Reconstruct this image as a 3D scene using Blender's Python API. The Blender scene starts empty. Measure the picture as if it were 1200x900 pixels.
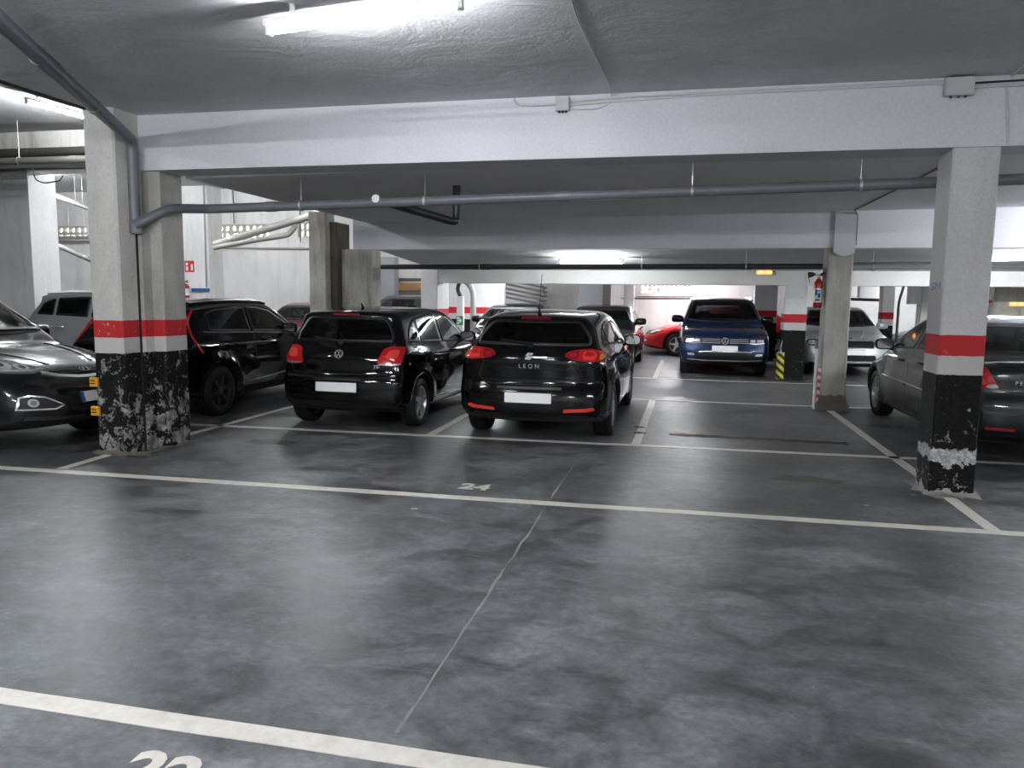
import bpy, bmesh, math, random
import numpy as np
from mathutils import Vector, Matrix
from mathutils.bvhtree import BVHTree
from mathutils.geometry import delaunay_2d_cdt

random.seed(7); np.random.seed(7)
scene = bpy.context.scene
COL = scene.collection
PI = math.pi

# ------------------------------------------------------------------ camera
cam_data = bpy.data.cameras.new('camera')
cam = bpy.data.objects.new('camera', cam_data)
COL.objects.link(cam)
cam_data.sensor_width = 36.0
cam_data.lens = 895.0 / 1200.0 * 36.0
cam_data.clip_start = 0.05
CAM_R = ((0.97615122, 0.21682513, 0.01075442),
         (0.03478688, -0.10732844, -0.99361485),
         (-0.21428642, 0.97029247, -0.11231146))
right = Vector(CAM_R[0]); up = -Vector(CAM_R[1]); back = -Vector(CAM_R[2])
M = Matrix.Identity(4)
for i in range(3):
    M[i][0] = right[i]; M[i][1] = up[i]; M[i][2] = back[i]
M[2][3] = 1.6
cam.matrix_world = M
scene.camera = cam

# ------------------------------------------------------------------ world (daylight outside, seen through the vent blocks)
world = bpy.data.worlds.new('world'); scene.world = world
world.use_nodes = True
bg = world.node_tree.nodes['Background']
bg.inputs['Color'].default_value = (1.0, 0.98, 0.92, 1)
bg.inputs['Strength'].default_value = 0.5

# ------------------------------------------------------------------ exposure
vs = scene.view_settings
vs.view_transform = 'Standard'
vs.look = 'None'
vs.gamma = 1.0
vs.exposure = 3.2
vs.use_curve_mapping = False
TUBE_STRENGTH = 74.0
TUBE_COLOR = (0.93, 0.96, 1.0)

# ------------------------------------------------------------------ materials
MATS = {}
def _nt(name):
    m = bpy.data.materials.new(name); m.use_nodes = True
    nt = m.node_tree
    return m, nt, nt.nodes['Principled BSDF']
def mat(name, color, rough=0.5, metal=0.0, coat=0.0, spec=0.5):
    if name in MATS: return MATS[name]
    m, nt, b = _nt(name)
    b.inputs['Base Color'].default_value = (*color, 1)
    b.inputs['Roughness'].default_value = rough
    b.inputs['Metallic'].default_value = metal
    b.inputs['Coat Weight'].default_value = coat
    b.inputs['Coat Roughness'].default_value = 0.03
    b.inputs['Specular IOR Level'].default_value = spec
    MATS[name] = m
    return m
def N(nt, typ, **kw):
    n = nt.nodes.new(typ)
    for k, v in kw.items():
        if k.startswith('in_'):
            n.inputs[k[3:]].default_value = v
        else:
            setattr(n, k, v)
    return n
def noise(nt, scale, detail=4, rough=0.55, vec=None, dist=0.0):
    n = N(nt, 'ShaderNodeTexNoise')
    n.inputs['Scale'].default_value = scale; n.inputs['Detail'].default_value = detail
    n.inputs['Roughness'].default_value = rough; n.inputs['Distortion'].default_value = dist
    if vec is not None: nt.links.new(vec, n.inputs['Vector'])
    return n.outputs['Fac']
def ramp(nt, fac, stops):
    r = N(nt, 'ShaderNodeValToRGB'); e = r.color_ramp.elements
    while len(e) < len(stops): e.new(0.5)
    for el, (p, c) in zip(e, stops):
        el.position = p
        el.color = (c, c, c, 1) if isinstance(c, (int, float)) else (*c, 1)
    nt.links.new(fac, r.inputs['Fac'])
    return r.outputs['Color']
def mixc(nt, fac, a, b, mode='MIX'):
    n = N(nt, 'ShaderNodeMix', data_type='RGBA', blend_type=mode)
    for sock, v in ((n.inputs[0], fac), (n.inputs[6], a), (n.inputs[7], b)):
        if isinstance(v, (int, float)): sock.default_value = v
        elif isinstance(v, tuple): sock.default_value = (*v, 1)
        else: nt.links.new(v, sock)
    return n.outputs[2]
def math_(nt, op, a, b=None, c=None):
    n = N(nt, 'ShaderNodeMath', operation=op)
    for i, v in enumerate((a, b, c)):
        if v is None: continue
        if isinstance(v, (int, float)): n.inputs[i].default_value = v
        else: nt.links.new(v, n.inputs[i])
    return n.outputs[0]
def objcoord(nt, scale=(1, 1, 1), rot=(0, 0, 0)):
    t = N(nt, 'ShaderNodeTexCoord'); mp = N(nt, 'ShaderNodeMapping')
    mp.inputs['Scale'].default_value = scale; mp.inputs['Rotation'].default_value = rot
    nt.links.new(t.outputs['Object'], mp.inputs['Vector'])
    return mp.outputs['Vector']
def bump(nt, b, h, strength, dist=0.02):
    n = N(nt, 'ShaderNodeBump'); n.inputs['Strength'].default_value = strength; n.inputs['Distance'].default_value = dist
    nt.links.new(h, n.inputs['Height']); nt.links.new(n.outputs['Normal'], b.inputs['Normal'])

def m_floor():
    m, nt, b = _nt('floor_paint')
    v = objcoord(nt)
    big = noise(nt, 0.55, 5, 0.6, v, 0.6)
    mid = noise(nt, 2.6, 6, 0.65, objcoord(nt, (0.85, 1.1, 1)), 0.9)
    fine = noise(nt, 26, 5, 0.7, v)
    c = ramp(nt, big, [(0.36, (0.080, 0.084, 0.088)), (0.5, (0.120, 0.125, 0.131)), (0.64, (0.170, 0.176, 0.184))])
    c2 = ramp(nt, mid, [(0.36, 0.48), (0.5, 0.92), (0.63, 1.28)])
    c3 = ramp(nt, fine, [(0.35, 0.76), (0.65, 1.2)])
    c4 = ramp(nt, noise(nt, 7.5, 6, 0.68, objcoord(nt, (0.9, 1.1, 1)), 0.6), [(0.36, 0.72), (0.5, 1.0), (0.64, 1.22)])
    c = mixc(nt, 1.0, c, c2, 'MULTIPLY'); c = mixc(nt, 1.0, c, c3, 'MULTIPLY'); c = mixc(nt, 1.0, c, c4, 'MULTIPLY')
    # drag scuffs
    s = noise(nt, 5, 6, 0.7, objcoord(nt, (0.25, 3.0, 1), (0, 0, 0.25)), 0.4)
    c = mixc(nt, math_(nt, 'MULTIPLY', ramp(nt, s, [(0.58, 0.0), (0.7, 1.0)]), 0.3), c, (0.26, 0.26, 0.265))
    # pale specks
    sp = noise(nt, 60, 2, 0.5, v)
    c = mixc(nt, ramp(nt, sp, [(0.74, 0.0), (0.8, 0.45)]), c, (0.3, 0.29, 0.27))
    nt.links.new(c, b.inputs['Base Color'])
    r = math_(nt, 'ADD', ramp(nt, mid, [(0.3, 0.27), (0.7, 0.45)]), math_(nt, 'MULTIPLY', fine, 0.1))
    nt.links.new(r, b.inputs['Roughness'])
    b.inputs['Specular IOR Level'].default_value = 0.55
    bump(nt, b, math_(nt, 'ADD', math_(nt, 'MULTIPLY', mid, 0.6), math_(nt, 'MULTIPLY', fine, 0.22)), 0.32, 0.02)
    return m
def m_plaster(name, base, dark, bstr=0.5, scale=3.0, stain=0.0, rough=0.8, streak=False):
    m, nt, b = _nt(name)
    v = objcoord(nt)
    n1 = noise(nt, 0.8, 5, 0.6, v, 0.5)
    c = ramp(nt, n1, [(0.3, dark), (0.65, base)])
    if stain:
        n2 = noise(nt, 2.2, 6, 0.7, objcoord(nt, (1.6, 1.6, 0.22)), 0.8)
        c = mixc(nt, math_(nt, 'MULTIPLY', ramp(nt, n2, [(0.5, 0.0), (0.68, 1.0)]), stain), c, (0.10, 0.085, 0.06))
    fine = noise(nt, 40, 4, 0.7, v)
    c = mixc(nt, 1.0, c, ramp(nt, fine, [(0.3, 0.88), (0.7, 1.06)]), 'MULTIPLY')
    nt.links.new(c, b.inputs['Base Color'])
    b.inputs['Roughness'].default_value = rough
    v2 = objcoord(nt, (0.9, 1.1, 1.0)) if streak else v
    h = math_(nt, 'ADD', noise(nt, scale * .6 if streak else scale, 5, 0.55, v2, 0.8), math_(nt, 'MULTIPLY', noise(nt, scale * 12, 4, 0.7, v), 0.16 if streak else 0.22))
    bump(nt, b, h, bstr, 0.05)
    return m
def m_column(name, conc, conc2, black=1.01, red0=1.165, red1=1.335, peel=0.5, dirt=0.4, base_white=False, band=True):
    """painted car-park column: bare/painted top, red band, pale strip, peeling black foot"""
    m, nt, b = _nt(name)
    v = objcoord(nt)
    sep = N(nt, 'ShaderNodeSeparateXYZ'); t = N(nt, 'ShaderNodeTexCoord'); nt.links.new(t.outputs['Object'], sep.inputs[0])
    z = sep.outputs['Z']
    n1 = noise(nt, 3.0, 6, 0.65, objcoord(nt, (1, 1, 0.45)), 0.6)
    conc_c = ramp(nt, n1, [(0.3, conc2), (0.62, conc)])
    fine = noise(nt, 45, 4, 0.7, v)
    conc_c = mixc(nt, 1.0, conc_c, ramp(nt, fine, [(0.3, 0.85), (0.7, 1.08)]), 'MULTIPLY')
    st = noise(nt, 1.6, 6, 0.7, objcoord(nt, (3, 3, 0.3)), 0.6)
    conc_c = mixc(nt, math_(nt, 'MULTIPLY', ramp(nt, st, [(0.52, 0.0), (0.72, 1.0)]), dirt), conc_c, (0.16, 0.13, 0.10))
    c = conc_c
    h = math_(nt, 'MULTIPLY', fine, 0.3)
    if band:
        pn = noise(nt, 7.0, 7, 0.72, v, 0.7); pn2 = noise(nt, 34, 4, 0.7, v)
        pv = math_(nt, 'ADD', pn, math_(nt, 'MULTIPLY', math_(nt, 'SUBTRACT', pn2, 0.5), 0.35))
        zj = math_(nt, 'ADD', z, math_(nt, 'MULTIPLY', math_(nt, 'SUBTRACT', pn2, 0.5), 0.02))
        # pale strip
        inpale = math_(nt, 'MULTIPLY', math_(nt, 'GREATER_THAN', zj, black), math_(nt, 'LESS_THAN', zj, red0))
        c = mixc(nt, inpale, c, (0.50, 0.49, 0.47))
        inred = math_(nt, 'MULTIPLY', math_(nt, 'GREATER_THAN', zj, red0), math_(nt, 'LESS_THAN', zj, red1))
        redkeep = ramp(nt, pv, [(0.62 - 0.0 * peel, 1.0), (0.66, 0.06 if peel > 0.5 else 0.85)])
        c = mixc(nt, math_(nt, 'MULTIPLY', inred, redkeep), c, (0.46, 0.028, 0.032))
        inblk = math_(nt, 'LESS_THAN', zj, black)
        # bare patches grow towards the foot
        lowness = math_(nt, 'SUBTRACT', 1.0, math_(nt, 'DIVIDE', z, black))
        thr = math_(nt, 'ADD', pv, math_(nt, 'MULTIPLY', lowness, 0.16 * peel + 0.02))
        p0 = 0.70 - 0.16 * peel
        bare = ramp(nt, thr, [(p0, 0.0), (p0 + 0.035, 1.0)])
        blk = mixc(nt, ramp(nt, pn2, [(0.35, 0.0), (0.7, 1.0)]), (0.0035, 0.0035, 0.004), (0.014, 0.0135, 0.013))
        barec = mixc(nt, ramp(nt, noise(nt, 11, 5, 0.7, v), [(0.35, 0.0), (0.62, 1.0)]), (0.07, 0.067, 0.055), (0.34, 0.335, 0.325))
        foot = mixc(nt, bare, blk, barec)
        if base_white:
            zz = math_(nt, 'ADD', z, math_(nt, 'MULTIPLY', math_(nt, 'SUBTRACT', math_(nt, 'ADD', math_(nt, 'MULTIPLY', noise(nt, 3.2, 3, 0.5, v), 0.6), math_(nt, 'MULTIPLY', pn, 0.4)), 0.5), 0.75))
            w = math_(nt, 'MULTIPLY', math_(nt, 'GREATER_THAN', zz, 0.25), math_(nt, 'LESS_THAN', zz, 0.40))
            foot = mixc(nt, w, foot, mixc(nt, ramp(nt, pn2, [(0.4, 0.0), (0.6, 1.0)]), (0.30, 0.29, 0.28), (0.62, 0.62, 0.63)))
            w2 = math_(nt, 'LESS_THAN', zz, 0.035)
            foot = mixc(nt, w2, foot, (0.45, 0.44, 0.41))
        c = mixc(nt, inblk, c, foot)
        h = math_(nt, 'ADD', h, math_(nt, 'MULTIPLY', math_(nt, 'MULTIPLY', inblk, math_(nt, 'SUBTRACT', 1.0, bare)), 0.5))
    nt.links.new(c, b.inputs['Base Color'])
    b.inputs['Specular IOR Level'].default_value = 0.15
    b.inputs['Roughness'].default_value = 0.62
    bump(nt, b, h, 0.35, 0.01)
    return m
def m_emit(name, color, strength):
    m = bpy.data.materials.new(name); m.use_nodes = True; nt = m.node_tree; nt.nodes.clear()
    e = N(nt, 'ShaderNodeEmission'); o = N(nt, 'ShaderNodeOutputMaterial')
    e.inputs['Color'].default_value = (*color, 1); e.inputs['Strength'].default_value = strength
    nt.links.new(e.outputs[0], o.inputs[0]); MATS[name] = m
    return m
def m_glass(name, tint):
    if name in MATS: return MATS[name]
    m = bpy.data.materials.new(name); m.use_nodes = True; nt = m.node_tree; nt.nodes.clear()
    o = N(nt, 'ShaderNodeOutputMaterial'); mx = N(nt, 'ShaderNodeMixShader')
    f = N(nt, 'ShaderNodeFresnel'); f.inputs['IOR'].default_value = 1.55
    tr = N(nt, 'ShaderNodeBsdfTransparent'); tr.inputs['Color'].default_value = (*tint, 1)
    g = N(nt, 'ShaderNodeBsdfGlossy'); g.inputs['Roughness'].default_value = 0.02; g.inputs['Color'].default_value = (0.95, 0.97, 0.97, 1)
    nt.links.new(f.outputs[0], mx.inputs[0]); nt.links.new(tr.outputs[0], mx.inputs[1]); nt.links.new(g.outputs[0], mx.inputs[2])
    nt.links.new(mx.outputs[0], o.inputs[0]); MATS[name] = m
    return m
def m_paint(name, color, metal=0.0, rough=0.3):
    """car lacquer with a thin film of dust"""
    if name in MATS: return MATS[name]
    m, nt, b = _nt(name)
    d = noise(nt, 9, 5, 0.65, objcoord(nt))
    lum = max(color)
    dust = tuple(min(1, c + 0.004) for c in color)
    nt.links.new(mixc(nt, ramp(nt, d, [(0.4, 0.0), (0.75, 1.0)]), color, dust), b.inputs['Base Color'])
    b.inputs['Metallic'].default_value = metal; b.inputs['Roughness'].default_value = rough
    b.inputs['Coat Weight'].default_value = 1.0
    b.inputs['Specular IOR Level'].default_value = 0.0 if not metal else 0.3
    nt.links.new(ramp(nt, d, [(0.3, 0.03), (0.8, 0.10)]), b.inputs['Coat Roughness'])
    MATS[name] = m
    return m
def m_stripes(name, a, b_, scale, axis=(0, 0.7, 1.0)):
    if name in MATS: return MATS[name]
    m, nt, b = _nt(name)
    t = N(nt, 'ShaderNodeTexCoord'); dp = N(nt, 'ShaderNodeVectorMath', operation='DOT_PRODUCT')
    nt.links.new(t.outputs['Object'], dp.inputs[0]); dp.inputs[1].default_value = axis
    fr = math_(nt, 'FRACT', math_(nt, 'MULTIPLY', dp.outputs['Value'], scale))
    nt.links.new(mixc(nt, math_(nt, 'GREATER_THAN', fr, 0.5), a, b_), b.inputs['Base Color'])
    b.inputs['Roughness'].default_value = 0.5; MATS[name] = m
    return m

# ------------------------------------------------------------------ tagging and mesh helpers
def tag(o, label=None, cat=None, group=None, kind=None):
    if label: o['label'] = label
    if cat: o['category'] = cat
    if group: o['group'] = group
    if kind: o['kind'] = kind
    return o
def link(name, me, m=None, parent=None, smooth=False):
    o = bpy.data.objects.new(name, me); COL.objects.link(o)
    if m is not None:
        for mm in (m if isinstance(m, (list, tuple)) else [m]): me.materials.append(mm)
    if smooth: me.shade_smooth()
    if parent is not None: o.parent = parent
    return o
def empty(name, loc=(0, 0, 0), rz=0.0):
    o = bpy.data.objects.new(name, None); COL.objects.link(o)
    o.location = loc; o.rotation_euler = (0, 0, rz); o.empty_display_size = 0.1
    return o
class MB:
    def __init__(s): s.v = []; s.f = []
    def add(s, vs_, fs):
        n = len(s.v); s.v += [tuple(p) for p in vs_]; s.f += [tuple(i + n for i in f) for f in fs]; return s
    def box(s, x0, x1, y0, y1, z0, z1, mtx=None):
        vs_ = [Vector((x, y, z)) for z in (z0, z1) for y in (y0, y1) for x in (x0, x1)]
        if mtx: vs_ = [mtx @ p for p in vs_]
        return s.add(vs_, [(0, 2, 3, 1), (4, 5, 7, 6), (0, 1, 5, 4), (2, 6, 7, 3), (0, 4, 6, 2), (1, 3, 7, 5)])
    def bevel_box(s, x0, x1, y0, y1, z0, z1, c):
        """box with chamfered vertical edges"""
        pts = [(x0 + c, y0), (x1 - c, y0), (x1, y0 + c), (x1, y1 - c), (x1 - c, y1), (x0 + c, y1), (x0, y1 - c), (x0, y0 + c)]
        return s.prism(pts, z0, z1)
    def prism(s, pts, z0, z1):
        n = len(pts)
        vs_ = [(x, y, z0) for x, y in pts] + [(x, y, z1) for x, y in pts]
        fs = [tuple(range(n - 1, -1, -1)), tuple(range(n, 2 * n))] + [(i, (i + 1) % n, n + (i + 1) % n, n + i) for i in range(n)]
        return s.add(vs_, fs)
    def tube(s, path, r, seg=12, caps=True):
        path = [Vector(p) for p in path]; n = len(path); rings = []
        tprev = None; x = None
        for i, p in enumerate(path):
            a = path[max(i - 1, 0)]; b = path[min(i + 1, n - 1)]
            t = (b - a).normalized()
            if x is None:
                x = t.orthogonal().normalized()
            else:
                x = (x - t * x.dot(t)); x = x.normalized() if x.length > 1e-6 else t.orthogonal().normalized()
            y = t.cross(x)
            rr = r[i] if isinstance(r, (list, tuple)) else r
            rings.append([p + (x * math.cos(2 * PI * k / seg) + y * math.sin(2 * PI * k / seg)) * rr for k in range(seg)])
        vs_ = [q for ring in rings for q in ring]
        fs = [(i * seg + k, i * seg + (k + 1) % seg, (i + 1) * seg + (k + 1) % seg, (i + 1) * seg + k) for i in range(n - 1) for k in range(seg)]
        if caps: fs += [tuple(range(seg - 1, -1, -1)), tuple((n - 1) * seg + k for k in range(seg))]
        return s.add(vs_, fs)
    def lathe(s, prof, origin=(0, 0, 0), axis='z', seg=24, close=False):
        """prof: list of (radius, height)"""
        o = Vector(origin); vs_ = []
        for r, h in prof:
            for k in range(seg):
                a = 2 * PI * k / seg; c_, s_ = r * math.cos(a), r * math.sin(a)
                vs_.append(o + Vector({'z': (c_, s_, h), 'x': (h, c_, s_), 'y': (s_, h, c_)}[axis]))
        n = len(prof); rng = range(n if close else n - 1)
        fs = [(i * seg + k, i * seg + (k + 1) % seg, ((i + 1) % n) * seg + (k + 1) % seg, ((i + 1) % n) * seg + k) for i in rng for k in range(seg)]
        return s.add(vs_, fs)
    def mesh(s, name='mesh'):
        me = bpy.data.meshes.new(name); me.from_pydata(s.v, [], s.f); me.update(); return me
    def build(s, name, m, parent=None, smooth=False):
        return link(name, s.mesh(name), m, parent, smooth)
def smooth_by_angle(o, ang=0.6):
    me = o.data
    bm = bmesh.new(); bm.from_mesh(me)
    for f in bm.faces: f.smooth = True
    for e in bm.edges:
        e.smooth = not (len(e.link_faces) == 2 and e.calc_face_angle(0) > ang)
    bm.to_mesh(me); bm.free()
    return o
def bend(path, r, n=6):
    """round the corners of a polyline"""
    path = [Vector(p) for p in path]; out = [path[0]]
    for a, b, c in zip(path, path[1:], path[2:]):
        d0 = (a - b); d1 = (c - b); q = min(r, d0.length * 0.45, d1.length * 0.45)
        p0 = b + d0.normalized() * q; p1 = b + d1.normalized() * q
        for i in range(n + 1):
            t = i / n
            out.append(p0 * (1 - t) ** 2 + b * 2 * t * (1 - t) + p1 * t * t)
    out.append(path[-1]); return out
_txt_cache = {}
def text_mesh(body, size, extrude=0.002, bold=0.0):
    cu = bpy.data.curves.new('txt', 'FONT'); cu.body = body; cu.size = size; cu.extrude = extrude; cu.offset = bold
    cu.align_x = 'CENTER'; cu.align_y = 'CENTER'; cu.resolution_u = 3
    o = bpy.data.objects.new('txt', cu); COL.objects.link(o)
    bpy.context.view_layer.update()
    me = bpy.data.meshes.new_from_object(o.evaluated_get(bpy.context.evaluated_depsgraph_get()))
    bpy.data.objects.remove(o); bpy.data.curves.remove(cu)
    return me
# ================================================================== the garage shell
M_FLOOR = m_floor()
M_CEIL = m_plaster('ceiling_plaster', (0.60, 0.60, 0.61), (0.50, 0.50, 0.51), 0.55, 3.0, streak=True)
M_CEIL2 = m_plaster('ceiling_smooth', (0.80, 0.79, 0.79), (0.72, 0.71, 0.71), 0.15, 2.0)
M_CEIL_L = m_plaster('ceiling_white', (0.62, 0.62, 0.62), (0.5, 0.5, 0.5), 0.35, 2.0, streak=True)
M_BEAM = m_plaster('beam_paint', (0.62, 0.62, 0.66), (0.57, 0.57, 0.61), 0.12, 2.5)
M_BEAM_DIRTY = m_plaster('beam_paint_old', (0.60, 0.60, 0.57), (0.40, 0.39, 0.36), 0.3, 3.0, stain=0.5)
M_WALL = m_plaster('wall_paint', (0.82, 0.815, 0.80), (0.72, 0.715, 0.70), 0.15, 2.0, stain=0.18)
M_WALL_G = m_plaster('wall_grey', (0.34, 0.34, 0.35), (0.27, 0.27, 0.28), 0.15, 2.0)
M_COL_L = m_column('column_worn', (0.58, 0.575, 0.54), (0.46, 0.45, 0.42), peel=0.62, dirt=0.25)
M_COL_L2 = m_column('column_worn_dark', (0.46, 0.45, 0.42), (0.32, 0.31, 0.285), peel=0.75, dirt=0.6)
M_COL_R = m_column('column_painted', (0.56, 0.55, 0.555), (0.50, 0.49, 0.495), peel=0.35, dirt=0.08, base_white=True)
M_COL_M = m_column('column_bare', (0.44, 0.43, 0.40), (0.30, 0.29, 0.265), dirt=0.5, band=False)
M_COL_W = m_column('column_white', (0.66, 0.66, 0.65), (0.58, 0.58, 0.57), peel=0.2, dirt=0.1)
M_COL_S = m_column('column_stained', (0.62, 0.605, 0.55), (0.38, 0.36, 0.32), dirt=0.9, band=False)
M_LINE = None
def m_line():
    m, nt, b = _nt('line_paint')
    v = objcoord(nt)
    n = noise(nt, 14, 6, 0.7, v, 0.5); n2 = noise(nt, 70, 3, 0.6, v)
    c = mixc(nt, ramp(nt, n, [(0.3, 0.0), (0.65, 1.0)]), (0.56, 0.53, 0.475), (0.72, 0.69, 0.625))
    w = math_(nt, 'ADD', n, math_(nt, 'MULTIPLY', n2, 0.35))
    c = mixc(nt, ramp(nt, w, [(0.84, 0.0), (0.9, 0.6)]), c, (0.2, 0.19, 0.18))
    nt.links.new(c, b.inputs['Base Color']); b.inputs['Roughness'].default_value = 0.45
    return m
M_LINE = m_line()
M_PIPE = mat('pvc_grey', (0.135, 0.14, 0.16), 0.38)
M_PIPE_D = mat('pvc_dark', (0.03, 0.03, 0.033), 0.42)
M_PIPE_W = mat('pvc_pale', (0.33, 0.32, 0.29), 0.5)
M_STEEL = mat('galvanised', (0.55, 0.55, 0.55), 0.4, 0.8)
M_CONDUIT = mat('conduit_white', (0.50, 0.50, 0.50), 0.5)
M_BOX = mat('junction_box_grey', (0.44, 0.44, 0.45), 0.5)
M_BLK = mat('black_rubber', (0.012, 0.012, 0.012), 0.5)
M_WHITE = mat('white_enamel', (0.75, 0.75, 0.74), 0.35)
M_RED = mat('red_enamel', (0.42, 0.012, 0.016), 0.25, 0, 0.6)
M_TUBE = m_emit('lit_tube', TUBE_COLOR, TUBE_STRENGTH)
M_TUBE_DIM = m_emit('dimmed_lit_tube', TUBE_COLOR, TUBE_STRENGTH * 0.46)  # same tube, dimmed so the ceiling around it burns out less

def struct(name, mb, m, smooth=False):
    o = mb.build(name, m); o['kind'] = 'structure'; return o
def wall_y(mb, y0, y1, x0, x1, z0, z1, holes):
    """wall slab facing along y with rectangular holes (hx0,hx1,hz0,hz1), all at one height, left to right"""
    x = x0
    for hx0, hx1, hz0, hz1 in holes:
        mb.box(x, hx0, y0, y1, z0, z1); mb.box(hx0, hx1, y0, y1, z0, hz0); mb.box(hx0, hx1, y0, y1, hz1, z1); x = hx1
    mb.box(x, x1, y0, y1, z0, z1); return mb

XL, XR, YF, YB, ROOF = -22.0, 11.0, -5.0, 24.0, 4.45
floor = struct('floor', MB().box(XL, XR, YF, YB + .3, -0.2, 0.0), M_FLOOR)
struct('ceiling', MB().box(XL - .3, XR + .3, YF - .3, YB + .3, ROOF, ROOF + .2), M_CEIL_L)
# lower slab over the aisle (its left edge is the building joint)
def grid_slab(name, x0, x1, y0, y1, zf, ztop, m):
    mb = MB(); V = [(x, y, zf(x, y)) for y in (y0, y1) for x in (x0, x1)] + [(x, y, ztop) for y in (y0, y1) for x in (x0, x1)]
    mb.add(V, [(0, 2, 3, 1), (4, 5, 7, 6), (0, 1, 5, 4), (2, 6, 7, 3), (0, 4, 6, 2), (1, 3, 7, 5)])
    return struct(name, mb, m)
grid_slab('ceiling_aisle', -5.62, XR, YF, 6.85, lambda x, y: 3.36, ROOF, M_CEIL)
grid_slab('ceiling_middle', -5.12, XR, 7.25, 11.95, lambda x, y: 2.80 + 0.012 * (x + 5.1), ROOF, M_CEIL2)
grid_slab('ceiling_rear', -5.32, XR, 12.35, 16.2, lambda x, y: 2.46 - (y - 12.35) * 0.07, ROOF, M_CEIL_L)
grid_slab('ceiling_far', -5.32, XR, 16.6, YB, lambda x, y: 2.35, ROOF, M_CEIL_L)
# beams
struct('ceiling_beam_front', MB().box(-5.36, XR, 6.85, 7.25, 2.825, 3.37), M_BEAM)
struct('ceiling_beam_middle', MB().box(-5.36, XR, 11.95, 12.35, 2.365, 2.92), m_plaster('beam_paint_lifted', (0.76, 0.76, 0.80), (0.70, 0.70, 0.74), 0.1, 2.5))  # beam paint lightened in colour, standing in for light missing on this beam
struct('ceiling_beam_rear', MB().box(-5.32, XR, 16.2, 16.6, 1.905, 2.3), m_plaster('beam_paint_warm', (0.70, 0.70, 0.67), (0.62, 0.62, 0.60), 0.1))
struct('ceiling_beam_joint', MB().box(-5.86, -5.62, YF, 6.6, 3.42, ROOF), M_BEAM_DIRTY)
struct('ceiling_edge_trim', MB().box(-5.675, -5.622, YF, 6.5, 3.345, 3.42), mat('joint_rubber', (.02, .02, .02), .7))
struct('ceiling_edge_rail', MB().box(-5.80, -5.75, YF, 6.5, 3.375, 3.42), M_WHITE)
struct('ceiling_beam_hall', MB().box(XL, -6.4, 13.0, 13.45, 3.98, ROOF), M_WALL)
struct('ceiling_beam_hall_pipe', MB().box(XL, -6.4, 11.3, 11.6, 4.02, 4.32), M_BEAM_DIRTY)
# walls
BLK = 0.40
vL = (-17.9, -17.9 + 3 * BLK, 3.10, 3.10 + BLK); v1 = (-12.55, -12.55 + 4 * BLK, 3.10, 3.10 + BLK); v2 = (-10.06, -10.06 + BLK * 1, 3.10, 3.10 + BLK)
v2 = (-10.10, -10.10 + 2 * 0.32, 3.14, 3.14 + 0.40)
wall_left_back = struct('wall_left_back', wall_y(MB(), 19.0, 19.2, XL, -9.4, 0, ROOF, [vL, v1, v2]), M_WALL)
struct('wall_left_return', MB().box(-9.6, -9.4, 19.2, YB, 0, ROOF), M_WALL)
vb = (-1.27, -1.27 + 6 * 0.265, 1.765, 1.765 + 0.265)
wall_back = struct('wall_back', wall_y(MB(), YB, YB + .2, -9.6, XR, 0, ROOF, [vb]), M_WALL)
struct('wall_left', MB().box(XL - .3, XL, YF, 19.2, 0, ROOF), M_WALL)
struct('wall_right', MB().box(XR, XR + .3, YF, YB + .3, 0, ROOF), M_WALL)
struct('wall_front', MB().box(XL, XR, YF - .3, YF, 0, ROOF), M_WALL)
struct('wall_partition', MB().box(-6.4, -4.66, 20.0, 20.2, 0, 2.34), M_COL_W)
struct('wall_pilaster', MB().box(-14.3, -12.36, 18.35, 19.0, 0, ROOF), M_WALL)

# concrete vent blocks with four petal openings each
def vent_block_mesh(sx, sz, dep):
    mb = MB(); n = 16
    for qx in (-1, 1):
        for qz in (-1, 1):
            cx, cz = qx * sx / 4, qz * sz / 4; hx, hz = sx / 4, sz / 4
            O, I = [], []
            for k in range(n):
                a = 2 * PI * k / n + PI / 4; ca, sa = math.cos(a), math.sin(a)
                s_ = 1 / max(abs(ca), abs(sa)); O.append((cx + ca * s_ * hx, cz + sa * s_ * hz))
                lean = (ca * -qx + sa * -qz) / 1.414   # 1 towards the block centre
                rr = 0.72 + 0.16 * max(0, lean) ** 6 + 0.05 * abs(lean)
                I.append((cx + ca * rr * hx, cz + sa * rr * hz))
            V = [(x, 0, z) for x, z in O] + [(x, 0, z) for x, z in I] + [(x, dep, z) for x, z in O] + [(x, dep, z) for x, z in I]
            F = []
            for k in range(n):
                j = (k + 1) % n
                F += [(k, j, n + j, n + k), (2 * n + k, 3 * n + k, 3 * n + j, 2 * n + j), (n + k, n + j, 3 * n + j, 3 * n + k)]
            mb.add(V, F)
    return mb.mesh('vent_block')
M_VENT = m_plaster('vent_concrete', (0.62, 0.60, 0.54), (0.5, 0.48, 0.43), 0.2, 6.0)
def vents(wall, hole, nblk, y, dep=0.1):
    sx = (hole[1] - hole[0]) / nblk; sz = hole[3] - hole[2]
    me = vent_block_mesh(sx, sz, dep); me.materials.append(M_VENT)
    for i in range(nblk):
        o = bpy.data.objects.new('vent_block', me); COL.objects.link(o); o.parent = wall
        o.location = (hole[0] + (i + .5) * sx, y, (hole[2] + hole[3]) / 2)
vents(wall_left_back, vL, 3, 19.05); vents(wall_left_back, v1, 4, 19.05); vents(wall_left_back, v2, 2, 19.05)
vents(wall_back, vb, 6, YB + .05)

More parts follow.
